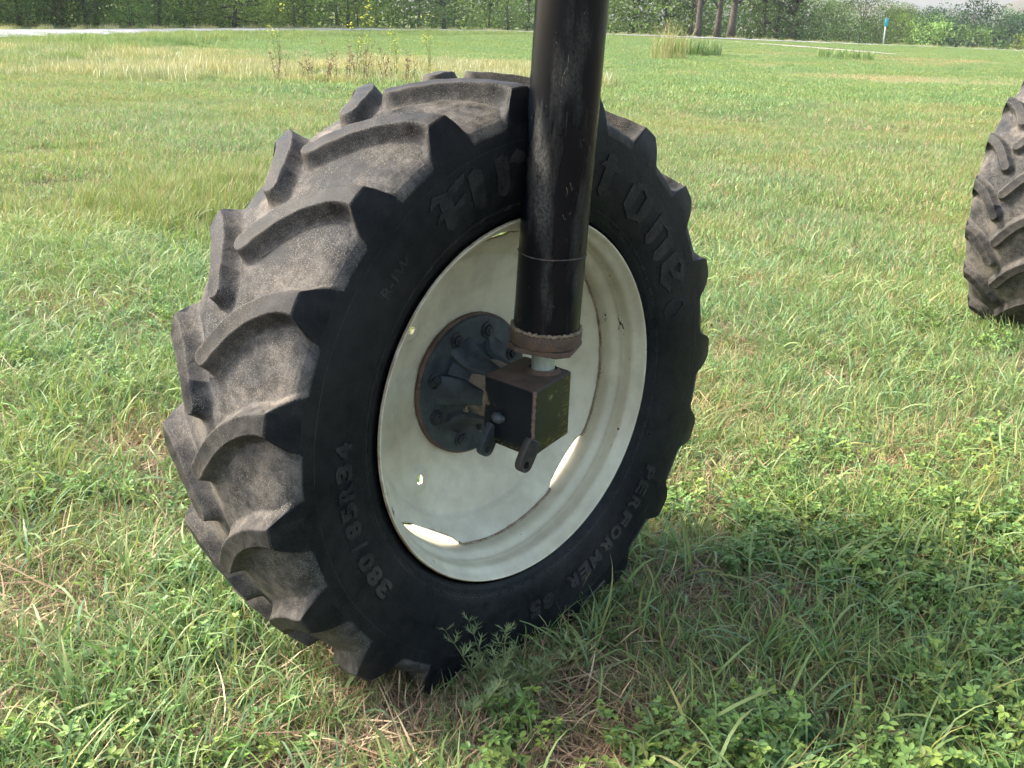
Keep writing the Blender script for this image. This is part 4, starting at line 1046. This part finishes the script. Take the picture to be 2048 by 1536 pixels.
for i, (px, py, H) in enumerate(((-5.5, 25.6, .75), (-4.9, 25.9, .7), (-4.4, 26, .85), (-4.0, 26.2, .9), (-3.6, 26.3, .9), (-3.2, 26.5, .8), (-2.7, 26.8, .75))):
    stalk_plant('dead_stalk', px, py, H, 'brown dead weed stalk among others in the meadow left of the tyre top', False, 20+i, .2, 'brown dead weed stalks in the meadow', True)
# tall tan grass clump right of the strut
def plume(x, y, H, label, pal, n=320, rad_=.9, wd=.022):
    V, F, C = blades(n, rad_, H, wd, 5, .22, .55, pal, .15, g=g_(77+int(x*10))); me = mesh_np('grass_clump', V, F, M['leaf'], True, cattr={'tint': C}); o = obj('grass_clump', me, None, (x, y, float(zt(x, y)))); tag(o, label, 'grass clump'); return o
plume(6.75, 54, 1.75, 'tall feathery tan grass clump rising just right of the strut', np.concatenate([STRAW*.8, YG]), 170)
plume(9.0, 62, .95, 'low blue green bushy clump beside the tall tan grass', DEEP*.9, 420, 1.6, .05)
plume(21.9, 47.0, 1.7, 'tall yellow green weeds at the far right edge of the field', YG, 520, 1.3, .035)
plume(17.8, 64.0, .6, 'low dark weed mound at the end of the gravel track', DEEP, 320, 1.6, .05)
# small litter
def pebble(x, y, s, label):
    g = g_(int(s*1e4)); bmv, F = lathe([(-s*math.cos(a)*.5, max(.0004, s*math.sin(a))) for a in np.linspace(0, PI, 7)], 10, axis='z')
    V = np.array(bmv)*(1+.15*np.sin(np.array(bmv)*300)); o = obj('stone', MB().add(V, F).mesh('stone', mat_mix('pale_stone', (.55, .52, .42), (.42, .38, .3), 60)), None, (x, y, float(zt(x, y))+s*.3)); tag(o, label, 'stone')
pebble(-.575, 2.47, .013, 'small pale stone in the grass under the lower left of the tyre')
pebble(3.05, 8.3, .03, 'small white scrap lying in the lawn right of the tyre')

# ---------------------------------------------------------------- marker post
mp = empty('marker_post', (46.5, 150, 0), 0, label='thin white post with small turquoise sign by the roadside bushes', cat='marker post')
zb = float(zt(46.5, 150)); mp.location.z = zb
mp_h = (1.6072+.0 - zb)
V, F = tube([(0, 0, 0), (0, 0, 3.6)], [.09, .09], 8); obj('post', MB().add(V, F).mesh('post', mat_mix('white_post', (.6, .62, .62), (.5, .52, .52), 5)), mp)
V, F = prism([(-.22, -.5), (.22, -.5), (.22, .5), (-.22, .5)], 'z', -.03, .03, .01); V = [(a, c, b) for a, b, c in V]
obj('sign_plate', MB().add(V, F).mesh('sign_plate', mat_mix('turquoise_sign', (.02, .34, .42), (.03, .38, .45), 3)), mp, (0, -.13, 3.3))

# ---------------------------------------------------------------- trees
def tree_mesh(seed, H, base, rx, nl, leaf, dens, pal, trunk_r, leanv=0.0, bare=False):
    g = g_(seed+1000); tb = MB(); lobes = []
    lean = np.array((g.normal(0, .06)+leanv, g.normal(0, .05), 1)); lean /= lean[2]
    tp = [lean*H*.75*t+np.array((.15*math.sin(t*5+seed), .15*math.cos(t*4+seed), 0))*t for t in np.linspace(0, 1, 9)]
    tb.add(*tube(tp, [trunk_r*(1.25 if i == 0 else 1)*(1-.82*i/8) for i in range(9)], 8))
    for i in range(nl):
        t = g.random()**.8; z = base+(H-base)*(.06+.94*t); w_ = rx*math.sqrt(max(.08, 1-((z-(base+(H-base)*.42))/((H-base)*.62))**2)); a = g.random()*2*PI; r_ = w_*(.35+.65*g.random())
        c = np.array((r_*math.cos(a), r_*math.sin(a), z))+lean*np.array((z, z, 0))*.6*np.array((lean[0] != 0, 1, 0)); lobes.append((c, rx*(.20+.20*g.random())))
        if i % 3 == 0 or (bare and i % 2 == 0):
            k_ = int(np.clip(2+6*(z/H)*.8-1, 1, 7)); s = tp[k_]; md = (s+c)/2+np.array((0, 0, -.06*H*g.random())); tb.add(*tube([s, md, c], [trunk_r*.34, trunk_r*.2, trunk_r*.06], 5))
    V = []; C = []
    for c, r_ in lobes:
        n = int(dens*r_*r_/(leaf*leaf)); d = g.normal(0, 1, (n, 3)); d /= np.linalg.norm(d, axis=1, keepdims=True); rr_ = r_*(.72+.36*g.random(n))
        p = c+d*rr_[:, None]*np.array((1.1, 1.1, .75)); nn = d+g.normal(0, .42, (n, 3)); a = np.cross(nn, g.normal(0, 1, (n, 3))); a /= np.linalg.norm(a, axis=1, keepdims=True); b = np.cross(a, nn); b /= np.linalg.norm(b, axis=1, keepdims=True)
        L = leaf*(.6+.8*g.random(n))[:, None]; V.append(np.stack([p-a*L*.5, p+b*L*.35, p+a*L*.5, p-b*L*.35], 1).reshape(-1, 3))
        col = pal[g.integers(0, len(pal))]*(1+g.normal(0, .10)); C.append(np.repeat(np.clip(col*(1+g.normal(0, .15, (n, 1))), .01, .5), 4, 0))
    V = np.concatenate(V); C = np.concatenate(C)
    return tb.mesh('trunk', M['bark']), mesh_np('crown', V, np.arange(len(V)).reshape(-1, 4), M['crown'], False, cattr={'tint': C})
TG = np.array([(.085, .115, .045), (.105, .14, .05), (.075, .105, .045), (.12, .15, .06)])*np.array((1.0, 1.25, .80))
TD = np.array([(.05, .09, .045), (.065, .11, .05), (.055, .10, .055)])*np.array((.75, .95, .72))
TY = np.array([(.16, .19, .05), (.14, .175, .055), (.18, .20, .065)])*np.array((1.05, 1.25, .9))
TB = np.array([(.10, .145, .075), (.12, .165, .085), (.105, .15, .07)])*np.array((.95, 1.25, .85))
kinds = {
 'grove_tree': [tree_mesh(s, 12, .9, 3.9, 58, .24, 1.25, TG, .17, 0, True) for s in range(4)],
 'leafy_tree': [tree_mesh(10+s, 10, .0, 4.6, 70, .22, 1.7, TG, .2) for s in range(3)],
 'willow_tree': [tree_mesh(14+s, 9, -.3, 4.8, 80, .17, 1.6, TY, .2) for s in range(2)],
 'cottonwood_tree': [tree_mesh(20+s, 22, 6.0, 6.5, 36, .34, 1.1, TG, .50, .10*(s-.5), True) for s in range(2)],
 'dark_tree': [tree_mesh(30+s, 14, .5, 6.5, 60, .50, 2.6, TD, .4) for s in range(3)],
 'bush': [tree_mesh(40+s, 3.0, .0, 2.3, 30, .19, 1.8, TB if s else TY, .06) for s in range(4)],
 'thicket': [tree_mesh(50+s, 5.2, -.6, 3.0, 52, .20, 1.35, [TG, TB, TG][s], .05, 0, True) for s in range(3)],
}
def plant_tree(kind, v, ray, dist, label, group, s=1.0, cat='tree', zoff=0.0, sz=1.0):
    x, y = ray*dist, dist
    root = empty(kind if kind != 'thicket' else 'bush', (x, y, float(zt(x, y))-.1+zoff), random.random()*6.28, label=label, cat=cat, group=group)
    root.scale = (s, s, s*sz); t, c = kinds[kind][v % len(kinds[kind])]; obj('trunk', t, root); obj('crown', c, root); return root
def rayx(px): return (px-1024)/2200*1.0
# woods behind the road, left of the strut
ORD = 'first second third fourth fifth sixth seventh eighth ninth tenth eleventh twelfth thirteenth fourteenth fifteenth sixteenth seventeenth eighteenth nineteenth twentieth'.split()
def rd(px): return float(np.interp(math.atan(rayx(px)), rth, rrad))
tones = ['grey green', 'mid green', 'dull green', 'yellowish green', 'pale green', 'dark green']
gleft = 'trees of the wood behind the road, left part'; gmid = 'trees of the wood behind the road, right of the strut'; gfar = 'distant dark trees on the right'; gb = 'bushes under the wood, left part'
q = 0
for i, px in enumerate(range(20, 1060, 165)):
    plant_tree('grove_tree', i, rayx(px+random.uniform(-25, 25)), rd(px)+11+random.uniform(0, 5), f'slender bare trunk at the road edge, {ORD[q]} from the left edge of the photo', gleft, .85+.35*random.random()); q += 1
q = 0
for i, px in enumerate(range(-20, 1070, 76)):
    plant_tree('leafy_tree' if i % 3 else 'willow_tree', i, rayx(px+random.uniform(-20, 20)), rd(px)+17+random.uniform(0, 9), f'full leafy tree behind the road, {ORD[q]} full crown from the left edge', gleft, .75+.4*random.random()); q += 1
q = 0
for i, px in enumerate(range(0, 1070, 66)):
    plant_tree('thicket', i, rayx(px+random.uniform(-14, 14)), rd(px)+9+random.uniform(0, 5), f'low scrubby bush behind the road, {ORD[q]} from the left edge', gb, .45+.35*random.random(), 'bush'); q += 1
for i, px in enumerate(list(range(-600, -30, 90))+list(range(2400, 2900, 120))):
    plant_tree('leafy_tree', i, rayx(px), rd(px)+18, 'leafy tree of the wood beyond the side of the photo', 'trees beyond the sides of the photo', 1.1)
plant_tree('willow_tree', 0, rayx(470), rd(470)+11, 'broad yellow green willow-like tree low over the road, left of the tyre top', None, 1.0)
plant_tree('leafy_tree', 1, rayx(585), rd(585)+11, 'round mid green tree touching the broad yellow green willow-like one', None, .8)
plant_tree('leafy_tree', 2, rayx(270), rd(270)+10, 'rounded grey green tree over the road in the upper left', None, .45)
plant_tree('bush', 0, rayx(705), rd(705)+9, 'bright yellow green bush at the road edge, middle of the wood', None, 1.2, 'bush')
def mass(name, pxs, extra, Hh, label, pal, leaf=.5, n=420):
    V = []; C = []; g = g_(4242+int(pxs[0]))
    for px in np.arange(pxs[0], pxs[1], 18.):
        D = rd(px)+extra+g.random()*22; c0 = np.array((rayx(px)*D, D, float(zt(rayx(px)*D, D))))
        r_ = 2.6+1.6*g.random(); hh = Hh*(.75+.5*g.random()); m_ = n
        p = c0+np.stack([g.normal(0, r_*.6, m_), g.normal(0, r_*.6, m_), g.random(m_)*hh], 1); a = g.normal(0, 1, (m_, 3)); a /= np.linalg.norm(a, axis=1, keepdims=True); b = np.cross(a, g.normal(0, 1, (m_, 3))); b /= np.linalg.norm(b, axis=1, keepdims=True)
        L = leaf*(.6+.8*g.random(m_))[:, None]; V.append(np.stack([p-a*L*.5, p+b*L*.4, p+a*L*.5, p-b*L*.4], 1).reshape(-1, 3)); C.append(np.repeat(np.clip(pal[g.integers(0, len(pal))]*(1+g.normal(0, .18, (m_, 1))), .01, .4), 4, 0))
    V = np.concatenate(V); o = obj(name, mesh_np(name, V, np.arange(len(V)).reshape(-1, 4), M['crown'], False, cattr={'tint': np.concatenate(C)})); tag(o, label, kind='stuff')
mass('woodland', (-700, 1560), 30, 13, 'deep mass of foliage filling the wood behind the first trees', np.concatenate([TG, TD, TY[:1]]), .42, 900)
mass('woodland', (1560, 1800), 52, 5.5, 'thinner grey green foliage behind the row of loose trees', np.concatenate([TG, TB]), .42, 500)
mass('woodland', (1740, 2800), 150, 9.5, 'dark far foliage filling the belt of distant trees under the hill', TD, .8, 560)
# right of the strut
for j, px in enumerate((1230, 1290, 1340, 1480, 1530)):
    plant_tree('grove_tree', j, rayx(px), 165+6*random.random(), f'pale leaning tree in the wood, {ORD[j]} counted rightwards from the strut', gmid, 1.3)
plant_tree('cottonwood_tree', 0, rayx(1352), 158, 'thick forked trunk tree, leftmost of the big brown trunks right of the strut', None, 1.0)
plant_tree('cottonwood_tree', 1, rayx(1388), 156, 'big brown trunked tree in the middle of the three right of the strut', None, .95)
plant_tree('cottonwood_tree', 0, rayx(1415), 150, 'big brown leaning trunk tree, rightmost of the three right of the strut', None, 1.05)
for j, px in enumerate(range(1180, 1590, 52)):
    plant_tree('thicket', j, rayx(px), 166+10*random.random(), f'green undergrowth bush under the wood, {ORD[j]} counted rightwards from the strut', 'bushes below the big trunks', 1.2, 'bush')
plant_tree('leafy_tree', 1, rayx(1500), 170, 'leafy green tree at the end of the wood beside the open sky', None, 1.35)
for j, px in enumerate((1570, 1615, 1660, 1705, 1735)):
    plant_tree('leafy_tree', j+1, rayx(px), 185+8*(j % 2), f'loose grey green tree between wood and marker post, {ORD[j]} from the left', 'grey green trees right of the wood', (.95, .85, 1.0, .9, .8)[j])
for j, (px, s) in enumerate(((1760, .8), (1790, .85), (1820, .95), (1850, .8), (1875, 1.0), (1925, .95), (1955, .85), (1985, 1.0), (2040, 1.05), (2100, 1.0), (2170, 1.1), (2250, 1.0), (2330, 1.1))):
    plant_tree('dark_tree', j, rayx(px), (290 if j % 3 else 266)+10*(j % 4), (f'dark rounded tree under the hill, {ORD[j]} crown rightwards from the marker post' if j < 9 else 'dark rounded tree beyond the right edge of the photo'), gfar if j < 9 else 'dark trees beyond the right edge', s*1.0)
for j, (px, s, lb) in enumerate(((1800, 1.25, 'rounded pale green bush just right of the marker post'), (1880, 1.05, 'grey green bush between the round bush and the right edge'), (1915, 1.0, 'second grey green bush, nearer the right edge of the photo'), (1975, .95, 'small pale bush below the dark trees near the right edge'), (2042, 1.5, 'large light green bush at the right edge below the hill'))):
    plant_tree('bush', j+1, rayx(px), 155+3*j, lb, None, s*1.25, 'bush', 0)
for j, px in enumerate((1600, 1640, 1690, 1730)):
    plant_tree('thicket', j, rayx(px), 163, f'low pale bush before the grey green tree row, {ORD[j]} from the left', 'bushes in front of the grey green trees', 1.0, 'bush')
print('objects', len(bpy.data.objects))
# ---------------------------------------------------------------- thin summer haze
hz = MB(); hx0, hx1, hy0, hy1, hz0, hz1 = -2400, 2400, -2400, 2400, -14, 60
hv = [(x, y, z) for z in (hz0, hz1) for y in (hy0, hy1) for x in (hx0, hx1)]
hz.add(hv, [(0, 2, 3, 1), (4, 5, 7, 6), (0, 1, 5, 4), (2, 6, 7, 3), (0, 4, 6, 2), (1, 3, 7, 5)])
hm = bpy.data.materials.new('air'); hm.use_nodes = True; ht = hm.node_tree; ht.nodes.remove(ht.nodes['Principled BSDF'])
vol = ht.nodes.new('ShaderNodeVolumePrincipled'); vol.inputs['Density'].default_value = .00016; vol.inputs['Color'].default_value = (.93, .96, 1, 1); vol.inputs['Anisotropy'].default_value = .3
ht.links.new(vol.outputs[0], ht.nodes['Material Output'].inputs['Volume'])
ho = obj('haze', hz.mesh('haze', hm, False)); tag(ho, 'thin pale summer haze over the field', kind='stuff')
